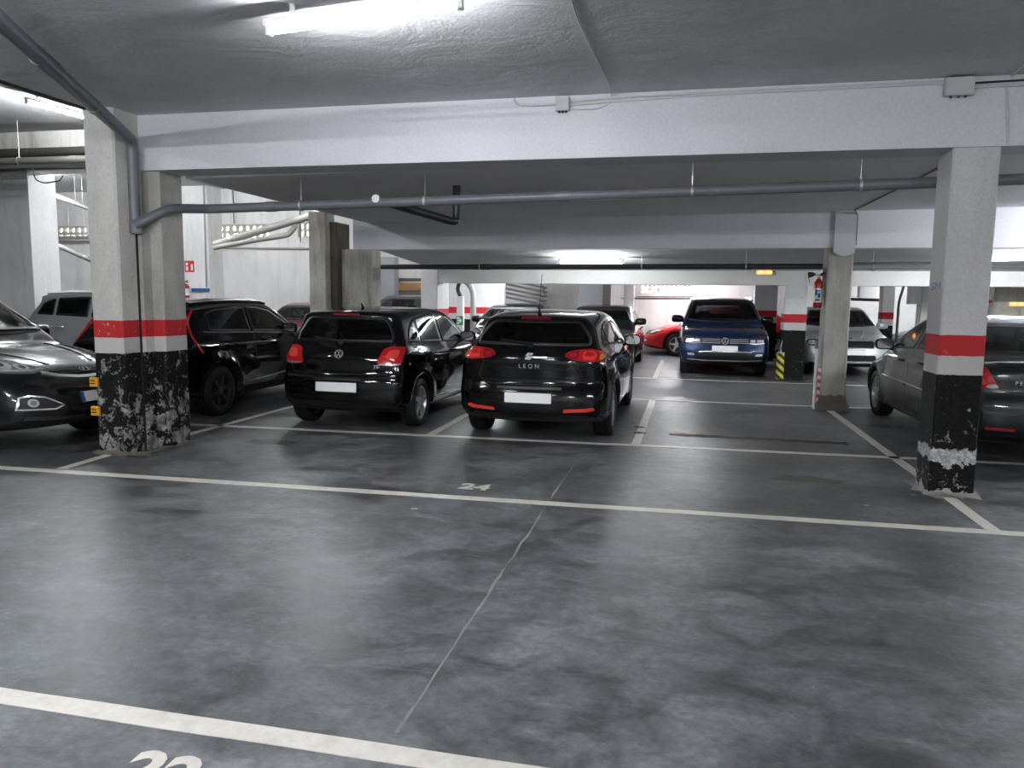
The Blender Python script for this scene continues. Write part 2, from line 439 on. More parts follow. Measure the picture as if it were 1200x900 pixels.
# ------------------------------------------------------------------ columns
def column(mb, m, label, name='column'):
    o = mb.build(name, m); tag(o, label, 'column'); return o
c = MB().bevel_box(-5.70, -5.36, 6.50, 6.88, 0, 3.42, 0.02); column(c, M_COL_L, 'worn concrete column with red band, front half of the double column at left')
c = MB().bevel_box(-5.62, -5.18, 6.89, 7.27, 0, 2.825, 0.02); c.box(-5.36, -5.30, 6.76, 6.90, 0, 2.2); cl2 = column(c, M_COL_L2, 'stained concrete column behind the grey drainpipe, back half of the double column')
MB().box(-5.359, -5.343, 6.745, 6.762, 0, 2.2).build('joint_gap', mat('joint_black', (.006, .006, .006), .8), cl2)
c = MB().bevel_box(2.065, 2.41, 6.87, 7.25, 0, 2.83, 0.012); column(c, M_COL_R, 'grey painted column with red band and peeling black foot at right')
MB().box(0, 0, 0, 0, 0, 0)
mid = MB().bevel_box(2.03, 2.38, 11.93, 12.30, 0, 2.37, 0.015); mido = column(mid, M_COL_M, 'bare rough concrete column with a fire extinguisher on its side')
cap = MB()
pts = [(2.10, 2.30), (2.16, 2.265), (2.24, 2.25), (2.33, 2.262), (2.39, 2.30), (2.39, 2.92), (2.10, 2.92)]
cap.add([(x, y, z) for y in (11.90, 11.95) for x, z in pts], [tuple(range(7)), tuple(range(13, 6, -1))] + [(i, 7 + i, 7 + (i + 1) % 7, (i + 1) % 7) for i in range(7)])
cap.build('plaster_patch', M_BEAM, mido)
# spalled foot of the bare column
ft = MB()
for k, (z, g) in enumerate(((0, .05), (.07, .035), (.16, .012), (.25, 0.004))): pass
random.seed(3)
n = 20; V = []
for z, g in ((0, .06), (.06, .045), (.14, .02), (.22, .004)):
    for i in range(n):
        a = 2 * PI * i / n + PI / 4; ca, sa = math.cos(a), math.sin(a); s_ = 1 / max(abs(ca), abs(sa))
        k = 1 + random.uniform(-.3, .3) * (g > .01)
        V.append((2.205 + ca * s_ * (.175 + g * k), 12.115 + sa * s_ * (.185 + g * k), z + (random.uniform(-.02, .02) if z else 0)))
ft.add(V, [(r_ * n + i, r_ * n + (i + 1) % n, (r_ + 1) * n + (i + 1) % n, (r_ + 1) * n + i) for r_ in range(3) for i in range(n)])
ft.build('spalled_foot', m_plaster('rubble', (0.30, 0.28, 0.25), (0.06, 0.055, 0.05), 0.6, 14.0), mido)
c = MB().bevel_box(1.99, 2.42, 16.17, 16.62, 0, 1.91, 0.01); column(c, M_COL_W, 'white column with red band and black foot between blue SUV and silver saloon')
c = MB().bevel_box(-5.65, -5.27, 16.15, 17.0, 0, 2.3, 0.01); column(c, M_COL_W, 'white column with red band behind the small black hatchback')
c = MB().bevel_box(-5.99, -5.70, 11.62, 11.98, 0, 2.95, 0.01); column(c, M_COL_S, 'pale bare concrete column above the small black hatchback')
c = MB().bevel_box(-5.70, -5.58, 11.80, 12.3, 0, 2.80, 0.005); column(c, m_column('column_sooty', (0.16, 0.14, 0.11), (0.07, 0.06, 0.05), dirt=0.7, band=False), 'dark stained strip between the two bare concrete columns')
c = MB().bevel_box(-5.58, -5.03, 11.97, 12.33, 0, 2.37, 0.01); column(c, M_COL_S, 'water stained concrete column under the end of the middle beam')
c = MB().bevel_box(-13.6, -12.72, 13.0, 13.7, 0, 4.0, 0.01); column(c, M_WALL, 'wide white column behind the silver estate at far left')
c = MB().bevel_box(1.86, 2.44, 21.25, 21.65, 0.12, 2.36, 0.01); c.box(1.9, 2.4, 21.3, 21.6, 0, .12); column(c, M_COL_W, 'white pier right behind the blue SUV')
c = MB().bevel_box(-2.80, -2.16, 21.0, 21.4, 0, 2.36, 0.01); column(c, M_WALL_G, 'dark grey column behind the dark grey hatchback')
c = MB().bevel_box(-2.30, -1.94, 21.4, 21.8, 0, 2.36, 0.01); column(c, M_WALL, 'narrow white column right of the dark grey column')
c = MB().bevel_box(-1.70, -1.40, 22.8, 23.1, 0, 2.36, 0.01); column(c, M_WALL, 'slim white column left of the rear vent blocks')
c = MB().bevel_box(-9.33, -8.70, 22.4, 22.8, 0, 2.8, 0.01); column(c, M_WALL_G, 'grey column beside the stacked wooden boards')
c = MB().bevel_box(4.84, 5.12, 20.6, 20.95, 0, 2.36, 0.01); column(c, M_COL_W, 'white column with red band beyond the silver saloon')
c = MB().bevel_box(5.45, 5.85, 19.6, 20.0, 0, 2.349, 0.01); column(c, M_WALL, 'pale concrete column left of the painted column, far background')
c = MB().bevel_box(6.40, 7.02, 18.0, 18.4, 0, 2.349, 0.01); column(c, M_COL_S, 'concrete column above the green saloon rear window')

# crumbled plaster at the foot of the right column
random.seed(5)
ch = MB(); V = []; n = 28
for z, g in ((0.0005, .075), (.012, .05), (.03, .012)):
    for i in range(n):
        a = 2 * PI * i / n; ca, sa = math.cos(a), math.sin(a); s_ = 1 / max(abs(ca), abs(sa))
        k = 1 + random.uniform(-.75, .8) * (g > .02)
        V.append((2.237 + ca * s_ * (.172 + g * k), 7.06 + sa * s_ * (.19 + g * k), z))
ch.add(V, [(r_ * n + i, r_ * n + (i + 1) % n, (r_ + 1) * n + (i + 1) % n, (r_ + 1) * n + i) for r_ in range(2) for i in range(n)])
tag(ch.build('plaster_debris', m_plaster('plaster_crumbs', (0.5, 0.49, 0.46), (0.12, 0.11, 0.10), 0.6, 20.0)), 'crumbled white plaster around the foot of the right column', 'debris')
ch = MB(); V = []
for z, g in ((0.0005, .07), (.012, .045), (.03, .01)):
    for i in range(n):
        a = 2 * PI * i / n; ca, sa = math.cos(a), math.sin(a); s_ = 1 / max(abs(ca), abs(sa)); k = 1 + random.uniform(-.7, .7) * (g > .02)
        V.append((-5.46 + ca * s_ * (.25 + g * k), 6.885 + sa * s_ * (.385 + g * k), z))
ch.add(V, [(r_ * n + i, r_ * n + (i + 1) % n, (r_ + 1) * n + (i + 1) % n, (r_ + 1) * n + i) for r_ in range(2) for i in range(n)])
tag(ch.build('plaster_debris', m_plaster('dusty_crumbs', (0.22, 0.20, 0.16), (0.08, 0.075, 0.06), 0.6, 20.0)), 'brown dust and crumbs around the foot of the double column', 'debris')

# ------------------------------------------------------------------ floor markings
def strip(name, p0, p1, w, label, m=None, wob=0.004, z=0.003, cat='line marking', seg=0.35):
    p0, p1 = Vector(p0), Vector(p1); d = p1 - p0; n = max(2, int(d.length / seg)); t = d.normalized(); nn = Vector((-t.y, t.x))
    V = []
    for i in range(n + 1):
        p = p0 + d * (i / n); a = w / 2 + random.uniform(-wob, wob); b = w / 2 + random.uniform(-wob, wob)
        for q, zz in ((p + nn * a, z), (p - nn * b, z), (p - nn * b, 0.0), (p + nn * a, 0.0)): V.append((q.x, q.y, zz))
    F = [(4 * i + k, 4 * i + (k + 1) % 4, 4 * i + 4 + (k + 1) % 4, 4 * i + 4 + k) for i in range(n) for k in (0, 1, 3)]
    F += [(0, 3, 2, 1), (4 * n, 4 * n + 1, 4 * n + 2, 4 * n + 3)]
    mb = MB().add(V, F); o = mb.build(name, m or M_LINE)
    bm = bmesh.new(); bm.from_mesh(o.data); bmesh.ops.recalc_face_normals(bm, faces=bm.faces); bm.to_mesh(o.data); bm.free()
    return tag(o, label, cat)
strip('parking_line', (-7.5, 2.40), (2.5, 2.36), .105, 'cream floor line across the bottom left corner')
strip('parking_line', (-9.5, 5.645), (7.5, 5.90), .105, 'long cream floor line crossing the whole aisle')
strip('parking_line', (-6.6, 8.24), (7.5, 8.55), .10, 'cream floor line just behind the two black hatchbacks')
strip('parking_line', (-5.49, 5.80), (-5.53, 6.44), .10, 'short cream line running into the foot of the double column')
strip('parking_line', (-5.49, 7.34), (-5.42, 13.0), .10, 'cream bay line between black crossover and small black hatchback')
strip('parking_line', (-2.82, 8.38), (-2.84, 13.0), .10, 'cream bay line between the two black hatchbacks')
strip('parking_line', (-.45, 8.44), (-.41, 12.24), .10, 'cream bay line right of the central black hatchback')
strip('parking_line', (2.20, 5.85), (2.20, 6.80), .10, 'cream line stub in front of the right column', z=.0032)
strip('parking_line', (2.20, 7.32), (2.17, 11.85), .10, 'cream bay line between the right column and bare concrete column')
strip('parking_line', (-3.0, 12.32), (2.0, 12.29), .09, 'cream cross line left of the bare concrete column')
strip('parking_line', (2.42, 12.29), (7.5, 12.27), .09, 'cream cross line right of the bare concrete column')
strip('parking_line', (-6.0, 15.86), (7.5, 15.50), .09, 'cream line in front of the blue SUV')
strip('parking_line', (-.50, 15.78), (-.46, 20.5), .10, 'cream bay line between blue SUV and dark grey hatchback')
strip('parking_line', (-2.95, 15.85), (-2.95, 20.5), .10, 'cream bay line left of the dark grey hatchback')
# stencilled bay numbers
def floor_text(body, x, y, size, label, rot=0.0):
    me = text_mesh(body, size, 0.001, size * .035); o = link('bay_number', me, M_LINE); o.location = (x, y, 0.0016); o.rotation_euler = (0, 0, rot)
    return tag(o, label, 'floor number')
floor_text('22', -1.665, 2.085, .27, 'cream stencilled bay number cut off by the bottom edge')
floor_text('24', -1.665, 6.12, .26, 'faded bay number beside the long cream line')
# construction joint in the screed, rust slot, stains
random.seed(11)
pts = [(-.975 + random.uniform(-.006, .006), 2.5 + i * .15) for i in range(38)]
V = []
for i, (x, y) in enumerate(pts):
    w = random.uniform(.003, .010); V += [(x - w, y, .0012), (x + w, y, .0012)]
jm = MB().add(V, [(2 * i, 2 * i + 1, 2 * i + 3, 2 * i + 2) for i in range(37)])
tag(jm.build('floor_crack', m_plaster('crack_filler', (0.34, 0.335, 0.32), (0.15, 0.15, 0.15), 0.4, 12.0)), 'thin pale repaired crack running up the middle of the floor', 'crack')
def blob(name, cx, cy, rx, ry, m, label, z=0.0014, n=30, rough=.25, cat='stain'):
    V = [(cx, cy, z)] + [(cx + rx * (1 + random.uniform(-rough, rough)) * math.cos(2 * PI * i / n), cy + ry * (1 + random.uniform(-rough, rough)) * math.sin(2 * PI * i / n), z) for i in range(n)]
    return tag(MB().add(V, [(0, 1 + i, 1 + (i + 1) % n) for i in range(n)]).build(name, m), label, cat)
m_rust = m_plaster('rust', (0.12, 0.065, 0.033), (0.006, 0.005, 0.004), 0.5, 7.0)
strip('rusty_slot', (-.10, 9.20), (1.88, 9.14), .17, 'long brown rusted slot in the empty bay floor', m_rust, wob=.03, z=.0015, cat='slot', seg=.07)
m_st = m_plaster('stain_olive', (0.085, 0.083, 0.06), (0.04, 0.04, 0.034), 0.2, 14.0, rough=.5)
blob('oil_stain', 1.14, 7.17, .30, .12, m_st, 'olive stain on the empty bay floor near the right column', rough=.35)
m_st2 = m_plaster('stain_brown', (0.06, 0.05, 0.045), (0.038, 0.034, 0.032), 0.2, 14.0, rough=.45)
blob('rust_stain', -4.32, 7.47, .30, .15, m_st2, 'faint brown rust patch behind the small black hatchback', rough=.2)
m_leaf = mat('dead_leaf', (0.02, 0.016, 0.012), 0.8)
for k, (x, y) in enumerate(((-.47, 9.55), (-.45, 9.15))):
    blob('dead_leaf', x, y, .07, .06, m_leaf, ('dark dead leaf on the bay line, farther one', 'dark dead leaf on the bay line, nearer one')[k], z=.008, n=11, rough=.5, cat='leaf')
m_chip = mat('paint_chip', (0.5, 0.49, 0.46), 0.6)
for k, (x, y, s_) in enumerate(((-1.93, 5.35, .03), (1.47, 6.35, .025), (1.93, 6.8, .02))):
    blob('paint_chip', x, y, s_, s_ * .7, m_chip, ('white paint chip below the long cream line', 'white paint chip in the empty bay', 'white paint chip left of the right column')[k], z=.004, n=8, rough=.4, cat='chip')

# ------------------------------------------------------------------ lamps
def tube_lamp(p0, p1, z, label, zc, r=.013, m=None):
    """batten luminaire with one bare fluorescent tube; p0,p1 ground points, zc ceiling height"""
    p0, p1 = Vector((*p0, 0)), Vector((*p1, 0)); d = (p1 - p0); L_ = d.length; ang = math.atan2(d.y, d.x)
    root = empty('tube_lamp', (*(p0.lerp(p1, .5)).xy, z), ang); tag(root, label, 'lamp')
    MB().box(-L_ / 2, L_ / 2, -.03, .03, .035, .075).build('batten', M_WHITE, root)
    for s_ in (-1, 1): MB().box(s_ * (L_ / 2 - .02) - .015, s_ * (L_ / 2 - .02) + .015, -.018, .018, -.018, .036).build('lamp_holder', M_WHITE, root)
    MB().tube([(-L_ / 2 + .03, 0, 0), (L_ / 2 - .03, 0, 0)], r, 10).build('tube', m or M_TUBE, root, True)
    if zc - z - .075 > .004:
        for s_ in (-.7, .7): MB().box(s_ * L_ / 2 - .012, s_ * L_ / 2 + .012, -.012, .012, .075, zc - z - .0005).build('mounting', M_WHITE, root)
    return root
tube_lamp((-2.58, 4.50), (-1.25, 4.30), 3.215, 'lit fluorescent tube on the aisle ceiling, largest lamp in view', 3.36, m=M_TUBE_DIM)
tube_lamp((-9.25, 9.5), (-9.15, 10.75), 4.30, 'lit fluorescent tube high at left behind the double column', ROOF)
tube_lamp((-2.24, 14.0), (-1.05, 14.0), 2.25, 'lit fluorescent tube above the central black hatchback', 2.345)
tube_lamp((4.62, 14.0), (5.85, 14.0), 2.25, 'lit fluorescent tube at the right edge behind the painted column', 2.345)
# unseen tubes continuing the garage's lamps, plus a few added as fill light
tube_lamp((4.4, -.9), (5.7, -.9), 3.215, 'fluorescent tube on the aisle ceiling, right of the viewer', 3.36)
tube_lamp((-5.2, 1.4), (-3.95, 1.4), 3.215, 'added fluorescent fill tube on the aisle ceiling, left of the viewer', 3.36)  # unseen lamp added to brighten the front beam's left end and left column
tube_lamp((5.6, 11.0), (6.8, 11.0), 2.83, 'added fluorescent fill tube beside the bonnet of the green saloon', 2.92)  # unseen lamp added to lift the middle ceiling and middle beam
tube_lamp((5.2, 9.0), (6.4, 9.0), 2.82, 'fluorescent tube over the green saloon', 2.91)
tube_lamp((-2.6, -.6), (-1.3, -.6), 3.215, 'fluorescent tube on the aisle ceiling, behind the viewer', 3.36)
tube_lamp((1.2, -3.2), (2.5, -3.2), 3.215, 'fluorescent tube on the aisle ceiling, behind the viewer at right', 3.36)
tube_lamp((-12.0, 15.0), (-10.75, 15.0), 4.30, 'fluorescent tube in the left hall near the vent wall', ROOF)
tube_lamp((-8.2, 15.0), (-7.0, 15.0), 4.30, 'fluorescent tube in the left hall above the maroon hatchback', ROOF)
tube_lamp((-16.0, 15.5), (-14.75, 15.5), 4.30, 'fluorescent tube in the left hall before the far vent blocks', ROOF)
tube_lamp((7.4, 9.6), (8.6, 9.6), 2.84, 'added fluorescent fill tube right of the green saloon', 2.94)  # unseen lamp added for more bounced light in the middle bay
tube_lamp((-16.5, 11.5), (-15.25, 11.5), 4.30, 'fluorescent tube in the left hall beyond the silver estate', ROOF)
tube_lamp((-9.5, 2.0), (-8.25, 2.0), 4.30, 'fluorescent tube in the left hall beside the aisle', ROOF)
tube_lamp((-7.6, 20.4), (-6.4, 20.4), 4.30, 'fluorescent tube over the blue grey SUV', ROOF)
tube_lamp((-.4, 22.2), (.8, 22.2), 2.26, 'fluorescent tube over the red car', 2.35)
tube_lamp((5.6, 21.4), (6.8, 21.4), 2.26, 'fluorescent tube in the far right bays', 2.35)
tube_lamp((-4.6, 18.6), (-3.4, 18.6), 2.26, 'fluorescent tube over the black hatchback facing forward', 2.35)
# emergency lights
def emergency(x, y, z, label, w=.34, hgt=.11):
    root = empty('emergency_light', (x, y, z)); tag(root, label, 'emergency light')
    MB().bevel_box(-w / 2, w / 2, -.05, 0, -hgt / 2, hgt / 2, .012).build('housing', mat('emergency_housing', (.55, .5, .42), .5), root)
    MB().bevel_box(-w / 2 + .02, w / 2 - .02, -.062, -.05, -hgt / 2 + .015, hgt / 2 - .015, .01).build('diffuser', m_emit('amber_glow', (1.0, .38, .1), 0.22) if 'amber_glow' not in MATS else MATS['amber_glow'], root)
    for sx in (-.07, .07): MB().bevel_box(sx - .03, sx + .03, -.068, -.062, -.018, .018, .008).build('bulb', m_emit('amber_bulb', (1.0, .55, .2), 0.4) if 'amber_bulb' not in MATS else MATS['amber_bulb'], root)
emergency(1.575, 16.2, 2.16, 'glowing orange emergency light on the rear beam')
emergency(6.83, 18.0, 1.58, 'glowing orange emergency light at the far right')

# ------------------------------------------------------------------ pipes
def pipe(name, path, r, m, label, joints=(), hang=(), r_bend=.12, cat='pipe', seg=16):
    P = bend(path, r_bend, 6) if len(path) > 2 else [Vector(p) for p in path]
    o = MB().tube(P, r, seg).build(name, m, None, True); smooth_by_angle(o, .7); tag(o, label, cat)
    for a, b in joints:
        a, b = Vector(a), Vector(b); j = MB().tube([a, b], r * 1.13, seg).build('socket', m, o, True); smooth_by_angle(j, .7)
    for x, y, z, zt in hang:
        h_ = MB().tube([(x, y, z + r), (x, y, zt)], .005, 6); h_.lathe([(r * 1.08, -.012), (r * 1.16, -.012), (r * 1.16, .012), (r * 1.08, .012)], (x, y, z), 'x', 18, True)
        h_.build('hanger', M_STEEL, o)
    return o
def pipe_part(parent, name, path, r, m, rb=.1):
    o = MB().tube(bend(path, rb, 6), r, 16).build(name, m, parent, True); smooth_by_angle(o, .7); return o
zp = lambda x: 2.505 + (x + 5.1) * 0.0178
pipe('drain_pipe', [(-3.1, 2.2, 3.245), (-4.02, 3.98, 3.20), (-5.335, 6.72, 3.10), (-5.335, 6.72, 2.20)], .055, M_PIPE, 'thick grey drainpipe crossing the ceiling corner and dropping beside the column',
     joints=[((-4.30, 4.54, 3.184), (-4.42, 4.80, 3.174)), ((-5.335, 6.72, 2.99), (-5.335, 6.72, 2.88)), ((-5.335, 6.72, 2.32), (-5.335, 6.72, 2.19)), ((-4.80, 5.60, 3.14), (-4.83, 5.66, 3.138))], hang=[])
hp = pipe('drain_pipe', [(-5.32, 6.68, 2.27), (-5.10, 6.93, 2.46), (-4.98, 7.42, zp(-4.98)), (XR, 7.42, zp(XR))], .048, M_PIPE, 'long grey drainpipe running under the front beam',
     joints=[((x, 7.42, zp(x)), (x + .12, 7.42, zp(x + .12))) for x in (-4.3, -1.2, 1.45)], hang=[(x, 7.42, zp(x), 2.80 + .012 * (x + 5.1) + .01) for x in (-3.9, -2.55, .05, 1.5)])
MB().lathe([(0.0, -.02), (.04, -.02), (.042, .0), (.04, .015), (0, .015)], (-3.05, 7.37, zp(-3.05) + .035), 'y', 18).build('inspection_cap', M_WHITE, hp)
pipe_part(hp, 'branch_pipe', [(-2.95, 7.46, zp(-2.9)), (-2.55, 8.25, 2.44), (-2.50, 8.35, 2.44), (-2.50, 8.35, 2.83)], .045, M_PIPE_D, .06)
zq = lambda x: 2.135 + (x + 5.4) * .003
pipe('drain_pipe', [(-5.5, 13.3, zq(-5.5)), (2.2, 13.3, zq(2.2))], .045, M_PIPE_D, 'dark drainpipe under the rear ceiling below the lit tube',
     joints=[((x, 13.3, zq(x)), (x + .15, 13.3, zq(x + .15))) for x in (-3.5, .95)], hang=[(x, 13.3, zq(x), 2.396) for x in (-3.55, -.7, 1.0)])
pipe('drain_pipe', [(2.2, 13.3, zq(2.2)), (3.4, 13.3, 2.17), (7.0, 13.3, 2.22)], .06, mat('pvc_light', (.34, .35, .37), .4), 'grey drainpipe right of the bare concrete column',
     joints=[((3.30, 13.3, 2.167), (3.46, 13.3, 2.171)), ((3.50, 13.3, 2.172), (3.62, 13.3, 2.174))], hang=[(2.95, 13.3, 2.15, 2.396)])
# left hall
pipe('iron_pipe', [(-16.0, 11.0, 3.80), (-6.4, 11.0, 3.76)], .06, mat('old_iron', (.16, .15, .13), .5, .3), 'old iron pipe high in the left hall', hang=[(-10.9, 11.0, 3.78, 4.44)], joints=[((-9.9, 11, 3.775), (-9.75, 11, 3.775))])
pipe('iron_pipe', [(-16.0, 11.25, 3.98), (-6.4, 11.25, 3.95)], .075, mat('sooty_iron', (.035, .034, .03), .6), 'sooty thick pipe above the old iron pipe')
pipe('thin_conduit', [(-16.0, 10.95, 3.66), (-6.4, 10.95, 3.62)], .016, M_BLK, 'thin dark conduit under the old iron pipe')
pipe('dangling_cable', [(-10.55, 10.9, 3.64), (-10.5, 10.88, 3.45), (-10.3, 10.86, 3.38), (-10.0, 10.86, 3.42), (-9.95, 10.88, 3.5)], .010, M_BLK, 'black cable loop dangling from the conduit at left', cat='cable')
wp = pipe('plastic_pipe', [(-10.75, 16.2, 2.76), (-7.4, 16.2, 3.62)], .085, M_PIPE_W, 'pale sloping waste pipe in front of the vent blocks', hang=[(-10.3, 16.2, 2.876, 4.45), (-8.2, 16.2, 3.415, 4.45)])
pipe_part(wp, 'branch_pipe', [(-10.7, 16.1, 2.68), (-9.6, 16.15, 2.86), (-8.9, 16.3, 2.98), (-8.7, 16.25, 3.16), (-8.7, 16.2, 3.28)], .06, M_PIPE_W)
pipe('thin_conduit', [(-12.3, 18.97, 2.87), (-9.42, 18.97, 2.83)], .03, M_PIPE_W, 'thin pale pipe along the vent wall')
pipe('plastic_pipe', [(-15.2, 16.2, 4.0), (-13.7, 16.2, 3.5)], .06, M_PIPE_W, 'pale sloping pipe at far left, upper one', hang=[(-14.5, 16.2, 3.767, 4.45)])
pipe('plastic_pipe', [(-15.3, 16.2, 2.84), (-13.4, 16.2, 2.12)], .06, mat('pvc_mid', (.3, .29, .27), .45), 'grey sloping pipe at far left, lower one', hang=[(-14.3, 16.2, 2.461, 4.45)])
pipe('plastic_pipe', [(-18.2, 18.7, 3.15), (-15.9, 18.7, 3.15)], .05, M_PIPE_W, 'pale pipe crossing the far left vent blocks', hang=[(-17.0, 18.7, 3.15, 4.45)])
pipe('thin_conduit', [(-12.42, 18.32, 4.449), (-12.44, 18.32, 1.78)], .018, mat('conduit_grey', (.28, .28, .29), .5), 'grey conduit running down beside the extinguisher sign')
for k, (x, z) in enumerate(((-11.9, 4.4), (-9.95, 4.4))):
    pipe('hanger_rod', [(x, 18.85, z), (x, 18.85, 3.5 - .5 * k)], .012, M_BLK, ('thin dark hanger rod in front of the wide vent', 'thin dark hanger rod in front of the narrow vent')[k], cat='rod')
pipe('thin_conduit', [(-13.64, 12.95, 3.98), (-13.64, 12.95, 0.0)], .02, M_BLK, 'thin dark pipe down the wide white column', cat='pipe')
pipe('wall_rail', [(-1.85, YB - .05, 1.62), (.32, YB - .05, 1.63)], .018, mat('rail_dark', (.08, .07, .07), .5), 'thin dark rail under the rear vent blocks', cat='rail')
pipe('wall_rail', [(-1.4, YB - .05, 1.68), (.32, YB - .05, 1.69)], .012, mat('rail_rust', (.2, .12, .11), .5), 'thin reddish rail right under the rear vent blocks', cat='rail')

# ------------------------------------------------------------------ cables and boxes on the front beam
def cable(path, label, r=.009, m=None, rb=.05, name='cable'):
    return pipe(name, path, r, m or M_CONDUIT, label, r_bend=rb, cat='cable', seg=8)
cable([(-.69, 4.0, 3.353), (-.71, 5.0, 3.353), (-.69, 5.7, 3.353), (-.66, 6.5, 3.353), (-.66, 6.835, 3.345), (-.68, 6.84, 3.27), (-.78, 6.84, 3.235), (-1.02, 6.84, 3.24)], 'thin pale cable running over the ceiling down into the small junction box', .006)
cable([(-1.52, 6.842, 3.355), (-1.49, 6.842, 3.30), (-1.36, 6.842, 3.285), (-1.14, 6.842, 3.288)], 'short pale cable left of the small junction box')
cable([(-1.02, 6.842, 3.305), (-.5, 6.842, 3.325), (1.97, 6.842, 3.332)], 'long pale cable along the top of the front beam', .011)
cable([(-1.02, 6.842, 3.275), (-.62, 6.842, 3.29), (.2, 6.842, 3.312), (1.97, 6.842, 3.316)], 'second pale cable just below the top cable of the front beam')
cable([(2.16, 6.842, 3.31), (3.6, 6.842, 3.33)], 'dark cable leaving the large junction box to the right', .008, M_BLK)
cable([(2.16, 6.842, 3.28), (3.6, 6.842, 3.295)], 'pale cable leaving the large junction box to the right', .014)
cable([(2.40, 6.84, 3.29), (2.44, 6.842, 2.84)], 'pale cable dropping down the beam beside the right column', .008)
cable([(2.42, 6.82, 3.345), (2.40, 6.5, 3.346), (2.36, 5.5, 3.346)], 'pale cable crossing the ceiling at the right edge', .009)
cable([(-1.25, 4.30, 3.285), (-.80, 4.18, 3.353), (-.2, 3.95, 3.353), (3.0, 3.6, 3.353)], 'grey cable leaving the large lamp to the right', .006)
def jbox(x0, x1, z0, z1, y, label, d=.05):
    root = MB().bevel_box(x0, x1, y - d, y, z0, z1, .008).build('junction_box', M_BOX); tag(root, label, 'junction box')
    MB().box(x0 + .006, x1 - .006, y - d - .006, y - d, z0 + .006, z1 - .006).build('lid', M_BOX, root)
    k = MB()
    for sx in (.25, .5, .75): k.tube([(x0 + (x1 - x0) * sx, y - d / 2, z0), (x0 + (x1 - x0) * sx, y - d / 2, z0 - .014)], .010, 8)
    k.build('cable_gland', M_BLK, root)
jbox(-1.14, -1.02, 3.225, 3.34, 6.85, 'small grey junction box in the middle of the front beam')
jbox(1.95, 2.16, 3.21, 3.346, 6.85, 'large grey junction box above the right column', .07)
cable([(2.33, 7.3, 2.87), (2.33, 9.6, 2.87), (2.31, 11.7, 2.872), (2.40, 11.93, 2.84), (2.40, 11.935, 2.40)], 'grey cable across the low ceiling and down the middle beam', .012, mat('cable_grey', (.13, .13, .14), .5))
cable([(1.2, 16.19, 2.25), (1.75, 16.19, 2.25), (1.80, 16.19, 2.1)], 'thin cable looping to the orange emergency light', .008, mat('cable_grey2', (.2, .2, .2), .5))
cable([(2.40, 16.16, 2.15), (2.44, 16.16, 1.95)], 'thin cable on the rear beam beside the white column', .008, M_BLK)

# ------------------------------------------------------------------ fire extinguishers and signs
def extinguisher(x, y, z, r, hgt, label, horn, hx=-1):
    root = empty('fire_extinguisher', (x, y, z)); tag(root, label, 'fire extinguisher')
    MB().lathe([(0, 0), (r * .9, 0), (r, .015), (r, hgt * .78), (r * .93, hgt * .86), (r * .6, hgt * .94), (r * .3, hgt), (0, hgt)], seg=20).build('cylinder', M_RED, root, True)
    MB().lathe([(r * 1.012, hgt * .18), (r * 1.012, hgt * .66)], seg=20).build('label_sheet', M_WHITE, root, True)
    pr = MB()
    for a0, a1, z0, z1 in ((-2.4, -1.9, .42, .62), (-1.75, -1.2, .34, .50), (-2.3, -1.3, .24, .30), (-1.9, -1.3, .55, .60)):
        n_ = 5; V = []
        for i in range(n_ + 1):
            a = a0 + (a1 - a0) * i / n_
            V += [(r * 1.03 * math.cos(a), r * 1.03 * math.sin(a), hgt * z0), (r * 1.03 * math.cos(a), r * 1.03 * math.sin(a), hgt * z1)]
        pr.add(V, [(2 * i, 2 * i + 2, 2 * i + 3, 2 * i + 1) for i in range(n_)])
    pr.build('label_print', mat('label_blue', (.02, .06, .3), .5), root)
    v = MB(); v.tube([(0, 0, hgt - .01), (0, 0, hgt + .06)], .018, 10); v.tube([(0, 0, hgt + .045), (hx * .06, -.01, hgt + .06)], .012, 8)
    v.build('valve', M_STEEL, root, True)
    hd = MB(); hd.tube([(hx * -.02, 0, hgt + .06), (hx * -.10, 0, hgt + .085)], .012, 8); hd.tube([(hx * -.02, 0, hgt + .045), (hx * -.11, 0, hgt + .04)], .010, 8)
    hd.build('handle', M_BLK, root, True)
    if horn:
        MB().tube([(hx * .05, -.01, hgt + .06), (hx * .08, -.01, hgt + .058), (hx * .14, -.01, hgt + .05), (hx * .15, -.01, hgt + .05)], [.014, .03, .045, .04], 14).build('horn', M_BLK, root, True)
    else:
        MB().tube(bend([(hx * .03, 0, hgt + .05), (hx * (r + .03), 0, hgt + .02), (hx * (r + .02), -.02, hgt * .3)], .05), .010, 8).build('hose', M_BLK, root, True)
    MB().box(-.02, .02, 0, r + .03, hgt * .7, hgt * .78).build('bracket', M_STEEL, root)
# on the left face of the bare column the bracket turns to the side
ex = extinguisher(1.945, 12.05, 1.50, .062, .43, 'slim red fire extinguisher with black horn on the bare concrete column', True)
extinguisher(-13.02, 18.22, 1.50, .11, .38, 'red fire extinguisher with white label on the far left wall', False)
sg = empty('fire_sign', (-12.95, 18.35, 2.34)); tag(sg, 'small red fire extinguisher sign on the far left wall', 'sign')
MB().box(-.14, .14, -.012, 0, -.15, .15).build('sign_plate', mat('sign_red', (.55, .03, .02), .4), sg)
pg = MB(); pg.box(-.10, -.03, -.016, -.012, -.11, .0); pg.box(-.10, -.035, -.016, -.012, .03, .10); pg.box(.05, .11, -.016, -.012, -.11, .06); pg.build('pictogram', mat('sign_white', (.85, .8, .78), .5), sg)
bs = MB().bevel_box(-12.88, -12.36, 18.28, 18.35, 1.68, 1.76, .01).build('blue_board', mat('board_blue', (.012, .09, .30), .45)); tag(bs, 'blue strip beside the far left fire extinguisher', 'board')
